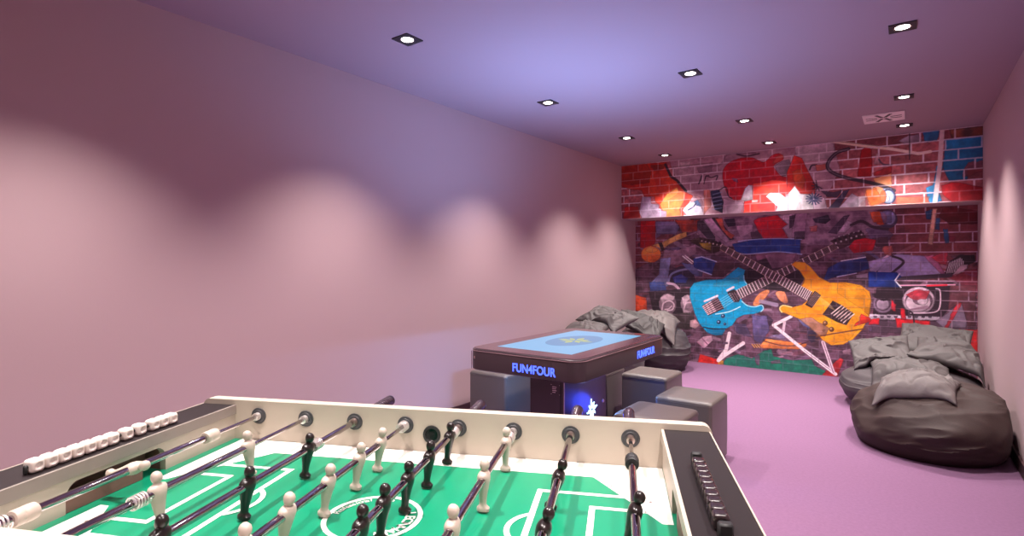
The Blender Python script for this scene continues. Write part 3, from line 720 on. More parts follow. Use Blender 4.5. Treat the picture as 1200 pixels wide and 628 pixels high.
mural = thing('wall_mural', 'graffiti wallpaper with crossed blue and orange electric guitars on brick', 'mural', (0, 0, 0))
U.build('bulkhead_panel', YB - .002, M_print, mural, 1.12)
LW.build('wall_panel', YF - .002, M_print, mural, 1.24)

# ------------------------------------------------------------------ foosball table
M_cream = material('cream_laminate', (180, 168, 154), 0.45, noise_scale=30, noise_amt=0.03)
M_edge = material('grey_beige_edging', (134, 124, 117), 0.45)
M_ledge = material('dark_brown_ledge', (30, 22, 24), 0.55, bump=0.05, bump_scale=600, spec=.25)
M_green = material('green_playfield', (6, 130, 94), 0.32, noise_scale=18, noise_amt=0.06)
M_line = material('white_playfield_print', (238, 230, 224), 0.35)
M_chrome = material('chrome_rod', (176, 166, 168), 0.07, 1.0)
M_nickel = material('bright_nickel', (236, 226, 224), .3, .8)
M_steel = material('thin_steel_rod', (190, 166, 160), 0.28, 0.9)
M_rubber = material('black_rubber', (28, 27, 29), 0.55)
M_bearing = material('dark_grey_bearing', (56, 56, 60), 0.5)
M_wplayer = material('ivory_plastic_player', (188, 172, 160), 0.38)
M_bplayer = material('black_plastic_player', (30, 22, 22), 0.28)
M_goal = material('brown_goal_lining', (118, 84, 76), 0.6)
M_cube = material('ivory_score_cube', (226, 212, 204), 0.4)
M_body = material('black_table_body', (30, 27, 30), 0.45)

TB = (-1.516, 0.84, 0.0); TA = 0.433
ft = thing('foosball_table', 'foosball table with green pitch, cream side boards and chrome rods in the foreground', 'foosball table', TB, TA)
W0, WN = 0.0, -0.745           # inner faces of the two long boards
IL, IR = -0.078, 1.128         # inner faces of the end walls
FZ = 0.75

def rounded_board(y0, y1):
    r = .022; pts = [(-.185, .56), (1.246, .56)]
    for k in range(7):
        a = k / 6 * PI / 2; pts.append((1.246 - r + r * math.cos(a), .862 - r + r * math.sin(a)))
    for k in range(7):
        a = PI / 2 + k / 6 * PI / 2; pts.append((-.185 + r + r * math.cos(a), .862 - r + r * math.sin(a)))
    return MB().prism(pts, y0, y1, 'y')
rounded_board(0, .032).build('side_board', M_cream, ft)
rounded_board(WN - .032, WN).build('side_board', M_cream, ft)

# end walls with an arched goal mouth, ledge on top
def end_wall(xi, xo):
    s = 1 if xo > xi else -1
    top = .842
    g0, g1, gt = -.495, -.248, .812
    pts = [(WN, FZ - .02), (g0, FZ - .02), (g0, gt - .03)]
    for k in range(1, 6):
        a = PI - k / 6 * PI / 2; pts.append((g0 + .03 + .03 * math.cos(a), gt - .03 + .03 * math.sin(a)))
    for k in range(1, 6):
        a = PI / 2 - k / 6 * PI / 2; pts.append((g1 - .03 + .03 * math.cos(a), gt - .03 + .03 * math.sin(a)))
    pts += [(g1, gt - .03), (g1, FZ - .02), (W0, FZ - .02), (W0, top), (WN, top)]
    w = MB().prism(pts, xi, xi + s * .016, 'x').build('end_wall', M_cream, ft)
    l = MB(); a, b = sorted((xi + s * .0025, xo))
    l.box(a, b, WN, W0, .822, .8475, .0015, 1)
    l.build('end_ledge', M_ledge, ft)
    e = MB(); a, b = sorted((xi - s * .004, xi + s * .0025)); e.box(a, b, WN, W0, .8215, .848)
    e.build('ledge_edging', M_edge if s < 0 else M_cream, ft)
    e = MB(); a, b = sorted((xo, xo + s * .003)); e.box(a, b, WN, W0, .8, .848)
    e.build('ledge_edging', M_cream, ft)
    g = MB(); a, b = sorted((xi + s * .016, xo - s * .004))
    # goal pocket: back, sides, roof
    g.box(*sorted((xo - s * .045, xo - s * .04)), g0, g1, .70, gt)
    g.box(a, b, g0 - .008, g0 - .001, .70, gt + .004); g.box(a, b, g1 + .001, g1 + .008, .70, gt + .004)
    g.box(a, b, g0, g1, gt + .001, gt + .006)
    g.build('goal_lining', M_goal, ft)
    a, b = sorted((xi + s * .003, xi + s * .010)); MB().box(a, b, g0 + .0005, g1 - .062, FZ, FZ + .036, .001, 1).build('goal_flap', M_goal, ft)
end_wall(IL, -.182)
end_wall(IR, 1.238)
# body under the pitch, and legs
b = MB(); b.box(-.180, 1.236, WN + .001, W0 - .001, .56, .715)
b.box(-.182, -.165, WN, W0, .56, .822); b.box(1.221, 1.238, WN, W0, .56, .822)
b.build('cabinet', M_body, ft)
for x in (-.10, 1.15):
    for y in (WN + .07, W0 - .07):
        MB().box(x - .05, x + .05, y - .05, y + .05, 0.02, .56, .008).build('leg', M_body, ft)
        MB().lathe([(0, 0), (.035, 0), (.035, .018), (.02, .022), (0, .022)], (x, y, 0)).build('levelling_foot', M_rubber, ft)

# pitch: green sheet with its white printing
pf = MB()
pf.box(-.135, 1.185, WN + .0005, W0 - .0005, .716, FZ)
pf.cur = 1
z = FZ + .0004
XC, YC = .5375, -.3715
def ink(poly, zz=z): pf.flat(poly, zz)
def mirror4(poly):
    for sx in (1, -1):
        for sy in (1, -1):
            ink([(XC + sx * (p[0] - XC), YC + sy * (p[1] - YC)) for p in (poly if sx * sy > 0 else poly[::-1])])
# white margin: long strips and corner chamfers
for sy in (1, -1):
    a, c = YC + sy * .370, YC + sy * .281
    ink([(.113, c), (.962, c), (.962, a), (.113, a)] if sy > 0 else [(.113, a), (.962, a), (.962, c), (.113, c)])
mirror4([(.962, -.0905), (1.106, -.300), (1.127, -.300), (1.127, -.0015), (.962, -.0015)])
lift = 0.0
def line(p, q, w=.0125):
    d = Vector((q[0] - p[0], q[1] - p[1])).normalized(); n = Vector((-d.y, d.x)) * w / 2; e = d * w / 2
    global lift; lift += .00002
    ink([(p[0] - e.x + n.x, p[1] - e.y + n.y), (p[0] - e.x - n.x, p[1] - e.y - n.y), (q[0] + e.x - n.x, q[1] + e.y - n.y), (q[0] + e.x + n.x, q[1] + e.y + n.y)], z + .0001 + lift)
def arc(c, r, a0, a1, w=.012, n=48):
    for k in range(n):
        t0, t1 = a0 + (a1 - a0) * k / n, a0 + (a1 - a0) * (k + 1) / n
        ink([(c[0] + (r + o) * math.cos(t), c[1] + (r + o) * math.sin(t)) for o, t in ((-w / 2, t0), (w / 2, t0), (w / 2, t1), (-w / 2, t1))], z + .0006)
for s in (-1, 1):
    X = lambda v: XC + s * (v - XC)
    line((X(.848), -.190), (X(1.03), -.190)); line((X(.848), 2 * YC + .190), (X(1.03), 2 * YC + .190)); line((X(.848), -.190), (X(.848), 2 * YC + .190))
    line((X(.967), -.254), (X(1.072), -.254)); line((X(.967), 2 * YC + .254), (X(1.072), 2 * YC + .254)); line((X(.967), -.254), (X(.967), 2 * YC + .254))
    r = .072; c = (X(.848 + .034), YC); da = math.acos(.034 / r)
    base = PI if s > 0 else 0
    arc(c, r, base - da, base + da, .011)
arc((XC, YC - .012), .094, 0, 2 * PI, .010, 72)
def ring_text(s, c, r, a0, a1, size, bold=0.0):
    n = len(s)
    for k, ch in enumerate(s):
        if ch == ' ': continue
        a = a0 + (a1 - a0) * k / max(1, n - 1)
        vs, fs = text_shapes(ch, size, 0, bold)
        ca, sa = math.cos(a - PI / 2), math.sin(a - PI / 2)
        pf.add([(c[0] + r * math.cos(a) + v.x * ca - v.y * sa, c[1] + r * math.sin(a) + v.x * sa + v.y * ca, z + .0007) for v in vs], fs, False)
cc = (XC, YC - .012)
ring_text('Professional', cc, .080, math.radians(178), math.radians(118), .019)
ring_text('Table', cc, .080, math.radians(106), math.radians(84), .019)
ring_text('LEONHART', cc, .074, math.radians(22), math.radians(-62), .028, .0007)
pf.cur = 2
for x, y in ((1.005, -.135), (1.088, -.205), (1.075, -.255), (-.01, -.51), (.03, -.61), (.025, -.16), (1.06, -.62)):
    pf.prism([(x + .0028 * math.cos(a), y + .0028 * math.sin(a)) for a in np.linspace(0, 2 * PI, 10, endpoint=False)], z, z + .0008)
pf.build('playfield', [M_green, M_line, M_steel], ft)

# ball entry between the middle rods
be = MB(); be.lathe([(.017, -.002), (.0185, -.0045), (.024, -.004), (.025, .0), (.017, .002)], (.525, 0, .797), 'y', 28)
be.build('ball_entry_ring', M_rubber, ft)
be = MB(); be.lathe([(0, .0), (.012, -.0006), (.0172, -.002)], (.525, 0, .797), 'y', 28)
be.build('ball_entry_cup', material('dark_chrome', (96, 74, 82), .12, 1.0), ft)

# players: one continuous figure hung on the rod (rod axis = local y, figure upright along z)
def player_mesh(name, mat):
    #        z,     half-width along rod, half-depth, centre offset (depth)
    prof = [(-.0665, .0070, .0085, .001), (-.0660, .0092, .0130, .001), (-.0600, .0096, .0134, .001), (-.0575, .0088, .0105, .000), (-.0540, .0074, .0074, .000),
            (-.046, .0084, .0074, 0), (-.036, .0104, .0084, 0), (-.026, .0126, .0098, 0), (-.018, .0138, .0110, 0), (-.011, .0152, .0124, 0),
            (-.004, .0176, .0134, 0), (.003, .0196, .0134, 0), (.008, .0200, .0120, 0), (.0118, .0180, .0098, 0), (.0142, .0120, .0078, 0), (.0158, .0068, .0064, 0),
            (.0178, .0062, .0060, 0), (.0204, .0084, .0086, .0006), (.0252, .0097, .0103, .0008), (.0303, .0097, .0103, .0008), (.0350, .0080, .0084, .0004), (.0380, .0048, .0050, 0), (.0392, .0013, .0013, 0)]
    m = MB(); rings = []
    for zz, wy, wx, off in prof:
        e = .8 if zz < -.05 else .95
        ring = []
        for k in range(18):
            a = 2 * PI * k / 18; ca, sa = math.cos(a), math.sin(a)
            ring.append((off + wx * math.copysign(abs(ca) ** e, ca), wy * math.copysign(abs(sa) ** e, sa), zz))
        rings.append(ring)
    m.loft(rings)
    return m.mesh(name, mat)
P_white = player_mesh('ivory_player', M_wplayer); P_black = player_mesh('black_player', M_bplayer)
def spring_mesh():
    m = MB(); n = 5
    pts = []; N = n * 14
    for k in range(N + 1):
        a = 2 * PI * k / 14; pts.append((.0125 * math.cos(a), -.016 + .032 * k / N, .0125 * math.sin(a)))
    m.tube(pts, .0017, 6)
    return m.mesh('spring', M_nickel)
SPRING = spring_mesh()
def bumper_mesh(name, mat):
    return MB().lathe([(.008, -.02), (.0135, -.0195), (.015, -.017), (.015, -.006), (.0135, -.004), (.015, -.002), (.0155, .008), (.0145, .018), (.0125, .02), (.008, .0205)], axis='y').mesh(name, mat)
BW = bumper_mesh('white_bumper', M_wplayer); BB = bumper_mesh('black_bumper', M_rubber)
HANDLE = MB()
HANDLE.lathe([(.008, 0), (.0145, .002), (.0165, .006), (.0165, .012), (.015, .016)] + sum([[(.0165, .018 + .012 * k), (.0165, .026 + .012 * k), (.0152, .028 + .012 * k)] for k in range(7)], []) + [(.017, .106), (.0165, .114), (.012, .118), (0, .119)], axis='y')
HANDLE = HANDLE.mesh('handle', material('glossy_dark_handle', (52, 38, 46), 0.18, 0.3, coat=0.6))

RODS = [  # colour, tilt of the figures (deg), players' y, thin rod from / to, bumpers, springs
    ('w', 73, [-.412], (-.190, .03), [-.190, -.632], [-.675]),
    ('w', -7, [-.505, -.245], (-.245, .03), [], [-.548]),
    ('b', 8, [-.655, -.445, -.232], None, [], [-.198]),
    ('w', 9, [-.655, -.540, -.402, -.270, -.158], (-.150, .03), [], [-.02]),
    ('b', 6, [-.560, -.472, -.357, -.228, -.081], None, [], [-.045]),
    ('w', 2, [-.531, -.318, -.096], None, [], [-.058]),
    ('b', 16, [-.507, -.284], None, [], []),
    ('b', 15, [-.414], (-.13, .03), [-.165, -.66], []),
]
NUM = ['first', 'second', 'third', 'fourth', 'fifth', 'sixth', 'seventh', 'eighth']
def inst(name, me, parent, loc, rot=(0, 0, 0)):
    o = bpy.data.objects.new(name, me); COL.objects.link(o); o.parent = parent; o.location = loc; o.rotation_euler = rot
    return o
for i, (c, tilt, ys, thin, bumps, springs) in enumerate(RODS):
    x = .15 * i
    m = MB()
    near = -1.10 if c == 'w' else -.84
    far = .045 if c == 'w' else .125
    if thin:
        m.tube([(0, near, 0), (0, thin[0], 0)], .0080, 16); m.tube([(0, thin[0], 0), (0, far, 0)], .0052, 12)
    else:
        m.tube([(0, near, 0), (0, -.03, 0)], .0080, 16); m.tube([(0, -.03, 0), (0, far, 0)], .0066, 14)
    rod = m.build('rod', M_chrome, ft)
    if thin and i < 2: rod.data.materials[0] = M_chrome
    rod.location = (x, 0, .82)
    for y in ys:
        inst('player', P_white if c == 'w' else P_black, rod, (0, y, 0), (0, math.radians(tilt), 0))
    for y in bumps: inst('bumper', BW if c == 'w' else BB, rod, (0, y, 0))
    for y in springs: inst('spring', SPRING, rod, (0, y, 0))
    if c == 'b': inst('handle', HANDLE, rod, (0, .122, 0))
    else: inst('handle', HANDLE, rod, (0, -1.10, 0), (0, 0, PI))
    for y, s in ((W0, -1), (WN, 1)):
        br = MB().lathe([(.0085, 0), (.0225, 0), (.0232, s * .002), (.0225, s * .0035), (.0175, s * .004), (.016, s * .0055), (.0085, s * .006)], (x, y, .82), 'y', 28)
        br.build('rod_bearing', M_bearing, ft)
    MB().lathe([(.0068, -.020), (.0105, -.0195), (.011, -.014), (.0095, -.012), (.011, -.0062), (.0085, -.006)], (x, 0, .82), 'y', 18).build('bearing_collar', M_nickel if i in (0, 1, 3, 5) else M_steel, ft)

# score counters on the two ledges
def cube_mesh(name, mat, s, dim=True):
    """rounded cube with a round dimple in each free face"""
    n = 14; m = MB(); r = s * .26; h = s / 2
    for ax in range(3):
        for sg in (-1, 1):
            vs = []
            for j in range(n + 1):
                for i in range(n + 1):
                    u, v = (-1 + 2 * i / n) * h, (-1 + 2 * j / n) * h
                    p = [0, 0, 0]; p[ax] = sg * h; p[(ax + 1) % 3] = u; p[(ax + 2) % 3] = v
                    core = [max(-(h - r), min(h - r, c)) for c in p]
                    d = Vector([p[k] - core[k] for k in range(3)]).normalized()
                    q = Vector(core) + d * r
                    if dim and ax != 1:
                        e = math.hypot(u, v) / (h * .56)
                        if e < 1: q[ax] -= sg * s * .085 * min(1, (1 - e) * 3.5)
                    vs.append(q)
            fs = [(j * (n + 1) + i, j * (n + 1) + i + 1, (j + 1) * (n + 1) + i + 1, (j + 1) * (n + 1) + i) for j in range(n) for i in range(n)]
            m.add(vs, fs)
    me = m.mesh(name, mat)
    b = bmesh.new(); b.from_mesh(me); bmesh.ops.remove_doubles(b, verts=b.verts, dist=1e-5); bmesh.ops.recalc_face_normals(b, faces=b.faces); b.to_mesh(me); b.free()
    return me
CUBE = cube_mesh('ivory_cube', M_cube, .0265)
sr = MB()
sr.tube([(-.1115, -.548, .862), (-.1115, -.183, .862)], .004, 10)
sr.box(-.116, -.107, -.549, -.5435, .8475, .866, .002, 1); sr.box(-.116, -.107, -.190, -.181, .8475, .866, .002, 1)
srail = sr.build('score_rail', M_rubber, ft)
for y in (-.530, -.5025, -.475, -.4475, -.420, -.3925, -.365, -.328, -.292, -.253, -.2255, -.198):
    inst('score_cube', CUBE, srail, (-.1115, y, .8615))
sr = MB(); sr.tube([(1.177, -.54, .862), (1.177, -.236, .862)], .004, 10)
sr.box(1.166, 1.188, -.248, -.234, .8475, .876, .003, 1); sr.box(1.166, 1.188, -.556, -.540, .8475, .876, .003, 1)
srail = sr.build('score_rail', M_rubber, ft)
BEAD = cube_mesh('black_bead', material('glossy_black_bead', (40, 30, 32), 0.22, coat=.5), .0255, False)
for k in range(10): inst('score_cube', BEAD, srail, (1.177, -.272 - .0262 * k, .8615), (0, 0, 0))

# ------------------------------------------------------------------ touch-screen table
M_dark = material('dark_plum_laminate', (50, 36, 42), 0.35, coat=.2)
M_dtop = material('dark_tabletop', (74, 52, 60), 0.25, coat=.4)
M_blue = emitter('blue_lit_letters', (66, 90, 255), 2.6)
M_star = emitter('pale_blue_lit_emblem', (170, 215, 255), 3.2)
tt = thing('touch_table', 'dark touch-screen game table with a lit blue screen and blue sign lettering', 'game table', (-1.775, 3.135, 0))
TXH, TYH = .388, .630
def rrect(hx, hy, r, n=8):
    o = []
    for cx, cy, a0 in ((hx - r, hy - r, 0), (-hx + r, hy - r, PI / 2), (-hx + r, -hy + r, PI), (hx - r, -hy + r, 1.5 * PI)):
        o += [(cx + r * math.cos(a0 + k / n * PI / 2), cy + r * math.sin(a0 + k / n * PI / 2)) for k in range(n + 1)]
    return o
top = MB()
def rings_of(levels):
    return [[(p[0], p[1], zz) for p in rrect(TXH - ins, TYH - ins, max(.02, .085 - ins))] for ins, zz in levels]
top.loft(rings_of([(.012, .622), (0, .628), (0, .738), (.004, .746), (.014, .750)]), smooth=True)
top.build('tabletop', M_dark, tt)
MB().loft(rings_of([(.010, .7495), (.011, .7515), (.016, .7522)]), smooth=True).build('bezel', M_dtop, tt)
MB().loft(rings_of([(-.0015, .736), (-.0015, .7395)]), smooth=True).build('edge_strip', material('thin_bright_edge', (150, 120, 124), .3), tt)
scr = MB()
SX, SY, sz = .262, .49, .7526
scr.prism([(-SX, -SY), (SX, -SY), (SX, SY), (-SX, SY)], .7515, sz)
scr.cur = 1
scr.flat([(.155 * math.cos(a), .01 + .27 * math.sin(a)) for a in np.linspace(0, 2 * PI, 40, endpoint=False)], sz + .0003)
scr.cur = 2
for k in range(8):
    a = 2 * PI * k / 8; c, s = math.cos(a), math.sin(a)
    L = .135 if k % 2 == 0 else .105
    scr.flat([(px * c - py * s, .01 + (px * s + py * c)) for px, py in ((.012, 0), (L * .6, -.020), (L, 0), (L * .6, .020))], sz + .0006)
scr.cur = 1
scr.build('screen', [emitter('screen_sky_blue', (112, 184, 232), .74), emitter('screen_mid_blue', (80, 150, 204), .7), emitter('screen_yellow_green', (186, 200, 96), .75)], tt)
# the light the screen sends up
SL = bpy.data.lights.new('screen_light', 'AREA'); SL.shape = 'RECTANGLE'; SL.size = 2 * SX; SL.size_y = 2 * SY
SL.energy = SCREEN_W; SL.color = (.30, .52, 1.0); SL.spread = math.radians(120)
so = bpy.data.objects.new('screen_light', SL); COL.objects.link(so); so.parent = tt; so.location = (0, 0, .7545); so.rotation_euler = (PI, 0, 0)

px0, px1, py0, py1 = -.150, .102, -.300, .265
MB().box(px0, px1, py0, py1, .03, .625, .006, 1).build('pedestal', M_dark, tt)
MB().box(px0 - .06, px1 + .06, py0 - .08, py1 + .08, 0, .03, .008, 1).build('foot_plate', M_black, tt)
MB().box(px1 - .002, px1 + .003, py0 - .003, py0 + .002, .03, .62).build('corner_strip', material('bright_corner_trim', (196, 180, 184), .3, .6), tt)
MB().box(px1 - .03, px1 - .022, py0 - .002, py0 + .003, .03, .62).build('door_seam', M_black, tt)
lk = MB(); lk.lathe([(0, .006), (.010, .006), (.0125, .003), (.0125, 0)], (px1, .215, .328), 'x', 16); lk.build('lock', M_steel, tt)
# sign lettering
def sign(s, size, loc, rot, name='sign_lettering'):
    vs, fs = text_shapes(s, size, .0012, .0011)
    m = MB(); m.add(vs, fs, False)
    o = m.build(name, M_blue, tt); o.location = loc; o.rotation_euler = rot
    o.scale = (.86, 1.0, 1)
    return o
sign('FUN4FOUR', .066, (.098, -TYH - .0012, .668), (PI / 2, 0, 0))
sign('FUN4FOUR', .066, (TXH + .0012, .268, .676), (PI / 2, 0, PI / 2))
# glowing snowflake-like emblem on the pedestal
em = MB()
for k in range(8):
    a = 2 * PI * k / 8 + .2; c, s = math.cos(a), math.sin(a); L = .062 if k % 2 == 0 else .046
    em.prism([(p * c - q * s, p * s + q * c) for p, q in ((.008, 0), (L * .55, -.011), (L * .75, -.003), (L, -.006), (L, .002), (L * .75, .006), (L * .5, .010))], 0, .003, 'x')
e = em.build('lit_emblem', M_star, tt); e.location = (px1 + .0005, .055, .305); e.scale = (1, 1.15, 1.15)
gl = bpy.data.lights.new('emblem_glow', 'POINT'); gl.energy = 1.6; gl.color = (.03, .07, 1.0); gl.shadow_soft_size = .07
go = bpy.data.objects.new('emblem_glow', gl); COL.objects.link(go); go.parent = tt; go.location = (px1 + .09, .09, .33)
# small pale notice print on the front of the pedestal
nt_ = MB(); pts = []
for k, wd in enumerate((.03, .026, .03, .022)):
    nt_.flat([(.018, .505 - .011 * k), (.018 + wd, .505 - .011 * k), (.018 + wd, .509 - .011 * k), (.018, .509 - .011 * k)], 0)
for sx in (.010, .070):
    for szz in (.462, .520): nt_.flat([(sx - .004, szz - .001), (sx + .004, szz - .001), (sx + .004, szz + .001), (sx - .004, szz + .001)], 0)
nt_.v = [(v[0], py0 - .0006, v[1]) for v in nt_.v]
nt_.build('notice_print', material('pale_print', (226, 208, 208), .6), tt)
# panel seams and slot on the skirt
sm = MB(); sm.box(-.352, -.3495, -TYH - .0008, -TYH + .002, .628, .736); sm.build('skirt_seam', M_chrome, tt)
sm = MB(); sm.box(.214, .2165, -TYH - .0008, -TYH + .002, .625, .736); sm.box(TXH - .002, TXH + .0008, .40, .4025, .625, .736); sm.build('skirt_seam', M_black, tt)
sm = MB(); sm.box(-.333, -.322, -TYH - .001, -TYH + .002, .69, .706, .001, 1); sm.build('skirt_socket', M_steel, tt)
# blue light strips on the flanks of the pedestal
for x, y, s, e_ in ((px0 - .004, .0, -1, 8), (px1 + .004, .02, 1, 6)):
    MB().box(x - .003, x + .003, y - .16, y + .16, .585, .605).build('light_strip', emitter('blue_light_strip', (60, 130, 255), 3.0), tt)
    bl = bpy.data.lights.new('strip_light', 'AREA'); bl.shape = 'RECTANGLE'; bl.size = .02; bl.size_y = .32; bl.energy = e_; bl.color = (.16, .42, 1.0)
    bo = bpy.data.objects.new('strip_light', bl); COL.objects.link(bo); bo.parent = tt
    bo.location = (x + s * .005, y, .595); bo.rotation_euler = (0, -s * math.radians(42), 0)

# ------------------------------------------------------------------ cube stools
M_leather = material('grey_leatherette', (90, 82, 79), 0.4, bump=.15, bump_scale=260)
M_leather2 = material('brown_grey_leatherette', (74, 63, 61), 0.45, bump=.15, bump_scale=260)
def stool(x, y, label, rz=0.0, w=.36, d=.36, h=.42, mat=None):
    mat = mat or M_leather
    t = thing('cube_stool', label, 'stool', (x, y, 0), rz, 'leatherette cube stools round the touch table')
    m = MB()
    def sq(ins, zz, r, bulge=0): return [(p[0], p[1], zz) for p in rrect(w / 2 - ins, d / 2 - ins, r, 6)]
    m.loft([sq(.012, .012, .02), sq(.002, .02, .022), sq(0, .15, .022), sq(0, h - .10, .022), sq(.001, h - .026, .022)])
    m.build('body', mat, t)
    m = MB(); m.loft([sq(.001, h - .026, .022), sq(-.001, h - .020, .024), sq(.001, h - .012, .026), sq(.006, h - .005, .028), sq(.014, h - .001, .03), sq(.05, h + .003, .05), sq(.12, h + .006, .05)])
    m.build('seat_pad', mat, t)
    rr = rrect(w / 2, d / 2, .022, 6); rr.append(rr[0])
    m = MB(); m.tube([(p[0], p[1], h - .025) for p in rr], .0022, 6, False)
    m.build('piping', mat, t)
    for sx in (-1, 1):
        for sy in (-1, 1):
            MB().lathe([(0, 0), (.018, 0), (.018, .014), (0, .014)], (sx * (w / 2 - .06), sy * (d / 2 - .06), 0)).build('glide', M_rubber, t)
    return t
stool(-2.61, 3.44, 'grey leatherette cube stool left of the touch table, its side lit blue')
stool(-2.045, 3.955, 'cube stool mostly hidden behind the pedestal of the touch table')
stool(-1.605, 4.06, 'farther grey cube stool on the right side of the touch table')
stool(-1.125, 3.52, 'tall-looking grey cube stool nearest the open carpet', 0, .355, .37)
stool(-1.155, 2.985, 'dark brown-grey cube stool closest to the foosball table', 0, .37, .37, .42, M_leather2)

# ------------------------------------------------------------------ bean bags and cushions
M_bag = material('dark_brown_bean_bag', (52, 38, 36), 0.66, noise_scale=9, noise_amt=.10, bump=.2, bump_scale=120, spec=.3)
M_bag2 = material('grey_bean_bag', (68, 61, 64), 0.62, noise_scale=9, noise_amt=.10, bump=.2, bump_scale=120, spec=.3)
M_vel = material('grey_velvet', (78, 72, 72), 0.7, noise_scale=14, noise_amt=.12, bump=.25, bump_scale=70)
M_vel2 = material('light_grey_velvet', (102, 94, 93), 0.7, noise_scale=14, noise_amt=.12, bump=.25, bump_scale=70)
M_vel3 = material('dark_grey_velvet', (60, 56, 56), 0.7, noise_scale=14, noise_amt=.12, bump=.25, bump_scale=70)
def bag_mesh(name, mat, rx, ry, h, seed, lean=(0, 0), pear=0.0, sag=.55, wr=.017):
    """a slumped sack: flat base, bulging belly, creases"""
    m = MB(); NU, NV = 180, 100; rings = []
    off = Vector((seed * 7.3, seed * 3.1, seed * 5.7))
    for j in range(NV + 1):
        t = j / NV                     # 0 base centre .. 1 crown
        ring = []
        for k in range(NU):
            a = 2 * PI * k / NU
            # profile radius and height
            if t < .22:
                r = math.sin(t / .22 * PI / 2) * .80; z0 = 0
            else:
                s = (t - .22) / .78
                ang = -.75 + (PI / 2 + .75) * s
                r = max(math.cos(ang), 0) ** .8 / (math.cos(0)) ; r = r * (1 - pear * s)
                zb = (math.sin(ang) - math.sin(-.75)) / (1 - math.sin(-.75))
                z0 = h * zb ** .92
                if s < .15: r = r + (.80 - math.cos(-.75) ** .8) * (1 - s / .15)
            d = Vector((math.cos(a), math.sin(a), t * 2.4))
            lf = noise.noise(d * 1.1 + off) * .10 + noise.noise(d * 2.3 + off) * .05
            up = z0 / h
            rr = r * (1 + lf * min(1, up * 3 + .15))
            x, y = rx * rr * math.cos(a), ry * rr * math.sin(a)
            zz = z0 * (1 + .5 * lf)
            # creases: ridged noise running round the belly
            q = Vector((x * 2.2, y * 2.2, zz * 7.5)) + off
            q += Vector((noise.noise(q * .8), noise.noise(q * .8 + Vector((9, 0, 0))), noise.noise(q * .8 + Vector((0, 9, 0))))) * .9
            cr = max(0, 1 - abs(noise.noise(q)) * 1.8) ** 2 * wr + noise.noise(q * 2.2) * wr * .3 + max(0, 1 - abs(noise.noise(q * 1.9 + Vector((3, 7, 1)))) * 2) ** 2 * wr * .4
            f = min(1, up * 4) if t >= .22 else 0
            n = Vector((math.cos(a) * (1 - up), math.sin(a) * (1 - up), up + .05)).normalized()
            p = Vector((x + lean[0] * up, y + lean[1] * up, max(0, zz))) + n * cr * f
            ring.append(tuple(p))
        rings.append(ring)
    m.loft(rings, cap=True)
    return m
from mathutils.bvhtree import BVHTree
LAYERS = []        # what lies below: later cushions settle onto these
def world_bvh(me, loc, rz=0.0):
    c, s = math.cos(rz), math.sin(rz)
    return BVHTree.FromPolygons([(v.co.x * c - v.co.y * s + loc[0], v.co.x * s + v.co.y * c + loc[1], v.co.z + loc[2]) for v in me.vertices], [tuple(p.vertices) for p in me.polygons])
def wall_press(X):
    """soft contact with the side walls"""
    hi, lo = X1 - .018, X0 + .018
    if X > hi - .10: X = hi - .10 + .10 * (1 - math.exp(-(X - hi + .10) / .10))
    if X < lo + .10: X = lo + .10 - .10 * (1 - math.exp(-(lo + .10 - X) / .10))
    return X
def bag(label, loc, rx, ry, h, seed, mat, rz=0.0, group=None, **k):
    t = thing('bean_bag', label, 'bean bag', loc, 0, group)
    m = bag_mesh('sack', mat, rx, ry, h, seed, **k)
    c, s = math.cos(rz), math.sin(rz)
    m.v = [(wall_press(x * c - y * s + loc[0]) - loc[0], min(x * s + y * c + loc[1], YF - .02) - loc[1], z) for x, y, z in m.v]
    o = m.build('sack', mat, t)
    LAYERS.append(world_bvh(o.data, loc))
    return t
def pillow_mesh(name, w, h, t, seed, bu=0.0, bv=0.0, tw=0.0, wr=.017, n=56):
    """square cushion: pinched corners, plump middle, creases; bu/bv bend it over what it lies on"""
    off = Vector((seed * 4.7, seed * 9.1, seed * 2.9)); vs = []; fs = []
    def P(i, j, s):
        u, v = -1 + 2 * i / n, -1 + 2 * j / n
        x = w / 2 * u * (1 - .07 * (1 - v * v)); y = h / 2 * v * (1 - .07 * (1 - u * u))
        e = max(0, (1 - u * u) * (1 - v * v))
        th = t / 2 * e ** .42
        q = Vector((x * 5, y * 5, s * .6)) + off
        q += Vector((noise.noise(q), noise.noise(q + Vector((5, 0, 0))), 0)) * .8
        cr = (max(0, 1 - abs(noise.noise(q * Vector((1.3, 1.3, 1)))) * 2.2) ** 3 * wr + noise.noise(q * 2.2) * wr * .5 - max(0, 1 - abs(noise.noise(q * 1.9 + Vector((2, 8, 0)))) * 3) ** 2 * wr * .6) * min(1, e * 5)
        mid = -bu * x * x - bv * y * y + tw * x * y + noise.noise(Vector((x * 4, y * 4, 0)) + off) * .018
        return (x, y, mid + s * th + (cr if s > 0 else -cr * .5))
    N = n + 1
    for s in (1, -1):
        for j in range(N):
            for i in range(N): vs.append(P(i, j, s))
    for j in range(n):
        for i in range(n):
            a = j * N + i; fs.append((a, a + 1, a + N + 1, a + N)); b_ = a + N * N; fs.append((b_, b_ + N, b_ + N + 1, b_ + 1))
    m = MB(); m.add(vs, fs, True)
    return m
def weld(o):
    b = bmesh.new(); b.from_mesh(o.data); bmesh.ops.remove_doubles(b, verts=b.verts, dist=.0004); bmesh.ops.recalc_face_normals(b, faces=b.faces); b.to_mesh(o.data); b.free()
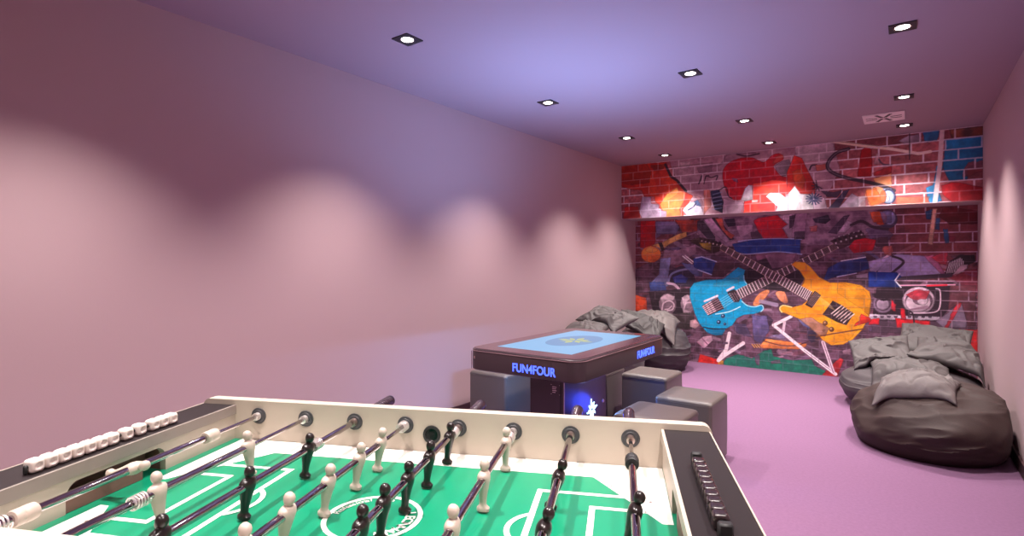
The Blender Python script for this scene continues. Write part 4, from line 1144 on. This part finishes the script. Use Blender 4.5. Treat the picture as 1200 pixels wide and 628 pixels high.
def cushion(label, loc, rot, w, h, t, seed, mat, group, drape=.35, n=56, **k):
    m = pillow_mesh('cushion', w, h, t, seed, n=n, **k)
    from mathutils import Euler
    E = Euler([math.radians(a) for a in rot]).to_matrix()
    L = Vector(loc); N = n + 1
    V = [E @ Vector(v) + L for v in m.v]
    lo = [min((V[i], V[i + N * N]), key=lambda q: q.z) for i in range(N * N)]
    gap = []
    for q in lo:
        best = -1.0
        for bv in LAYERS:
            hit = bv.ray_cast(Vector((q.x, q.y, 3)), Vector((0, 0, -1)))
            if hit[0] is not None: best = max(best, hit[0].z)
        gap.append((best if best > -.5 else 0.0) + .003 - q.z)
    lift = [g if g > 0 else max(g * drape, -.16) for g in gap]
    for it in range(10):
        l2 = list(lift)
        for j in range(N):
            for i in range(N):
                nb = [lift[jj * N + ii] for jj, ii in ((j - 1, i), (j + 1, i), (j, i - 1), (j, i + 1)) if 0 <= jj < N and 0 <= ii < N]
                l2[j * N + i] = max(gap[j * N + i], .4 * lift[j * N + i] + .6 * sum(nb) / len(nb))
        lift = l2
    for i in range(N * N):
        for o in (i, i + N * N):
            q = V[o]; q.z += lift[i]; q.x = wall_press(q.x); q.y = min(q.y, YF - .02)
    m.v = [tuple(q - L) for q in V]
    o = m.build('velvet_cushion', mat); weld(o); o.location = loc
    tag(o, label, 'cushion', group)
    LAYERS.append(world_bvh(o.data, loc))
    return o
GR, GL = 'grey velvet cushions piled at the right wall', 'grey velvet cushions piled at the left wall'
bag('large dark brown bean bag in front, leaning on the right wall', (.10, 4.74, 0), .49, .54, .41, 3, M_bag, .3, lean=(.12, .04))
bag('dark bean bag buried under the pile of cushions at the right wall', (.02, 5.92, 0), .54, .48, .36, 5, M_bag2, 0)
cushion('flat grey cushion in the middle of the right-hand pile, behind the front bag', (.02, 5.58, .40), (8, 2, 4), .56, .40, .12, 5, M_vel, GR, bu=.3)
cushion('grey square cushion propped up at the left end of the right-hand pile', (-.19, 5.90, .44), (38, -10, 4), .47, .47, .12, 2, M_vel, GR, drape=.05)
cushion('topmost grey cushion of the right-hand pile, against the mural', (.20, 6.34, .545), (30, 3, -8), .56, .46, .13, 3, M_vel, GR, drape=0)
cushion('grey cushion drooping to the right wall below the topmost cushion', (.32, 5.98, .50), (16, 12, -8), .58, .46, .13, 4, M_vel, GR, bu=.3, drape=.25)
cushion('light grey cushion lying on the dark brown bean bag in front', (.05, 4.62, .42), (12, 6, -6), .46, .38, .12, 1, M_vel2, GR, drape=.75)
bag('upright grey bean bag in the left corner under the mural', (-2.50, 6.35, 0), .44, .44, .54, 8, M_bag2, .4, pear=.1)
bag('dark bean bag hidden under the cushions behind the touch table', (-2.62, 5.22, 0), .42, .48, .52, 9, M_bag2, 0)
cushion('dark grey cushion at the left wall, lowest of the left-hand pile', (-2.70, 4.98, .58), (16, -4, 6), .50, .40, .12, 7, M_vel, GL, drape=.2)
cushion('grey cushion on top of the left-hand pile, behind the touch table', (-2.60, 5.30, .70), (24, 12, -12), .54, .42, .13, 8, M_vel, GL, drape=.15)
cushion('dark folded cushion between the top cushion and the left-corner bean bag', (-2.44, 5.78, .62), (22, 24, 20), .54, .44, .12, 9, M_vel3, GL, drape=.1)
cushion('grey cushion draped over the bean bag in the left corner', (-2.45, 6.26, .64), (20, 16, 16), .58, .56, .12, 6, M_vel2, GL, drape=.6)
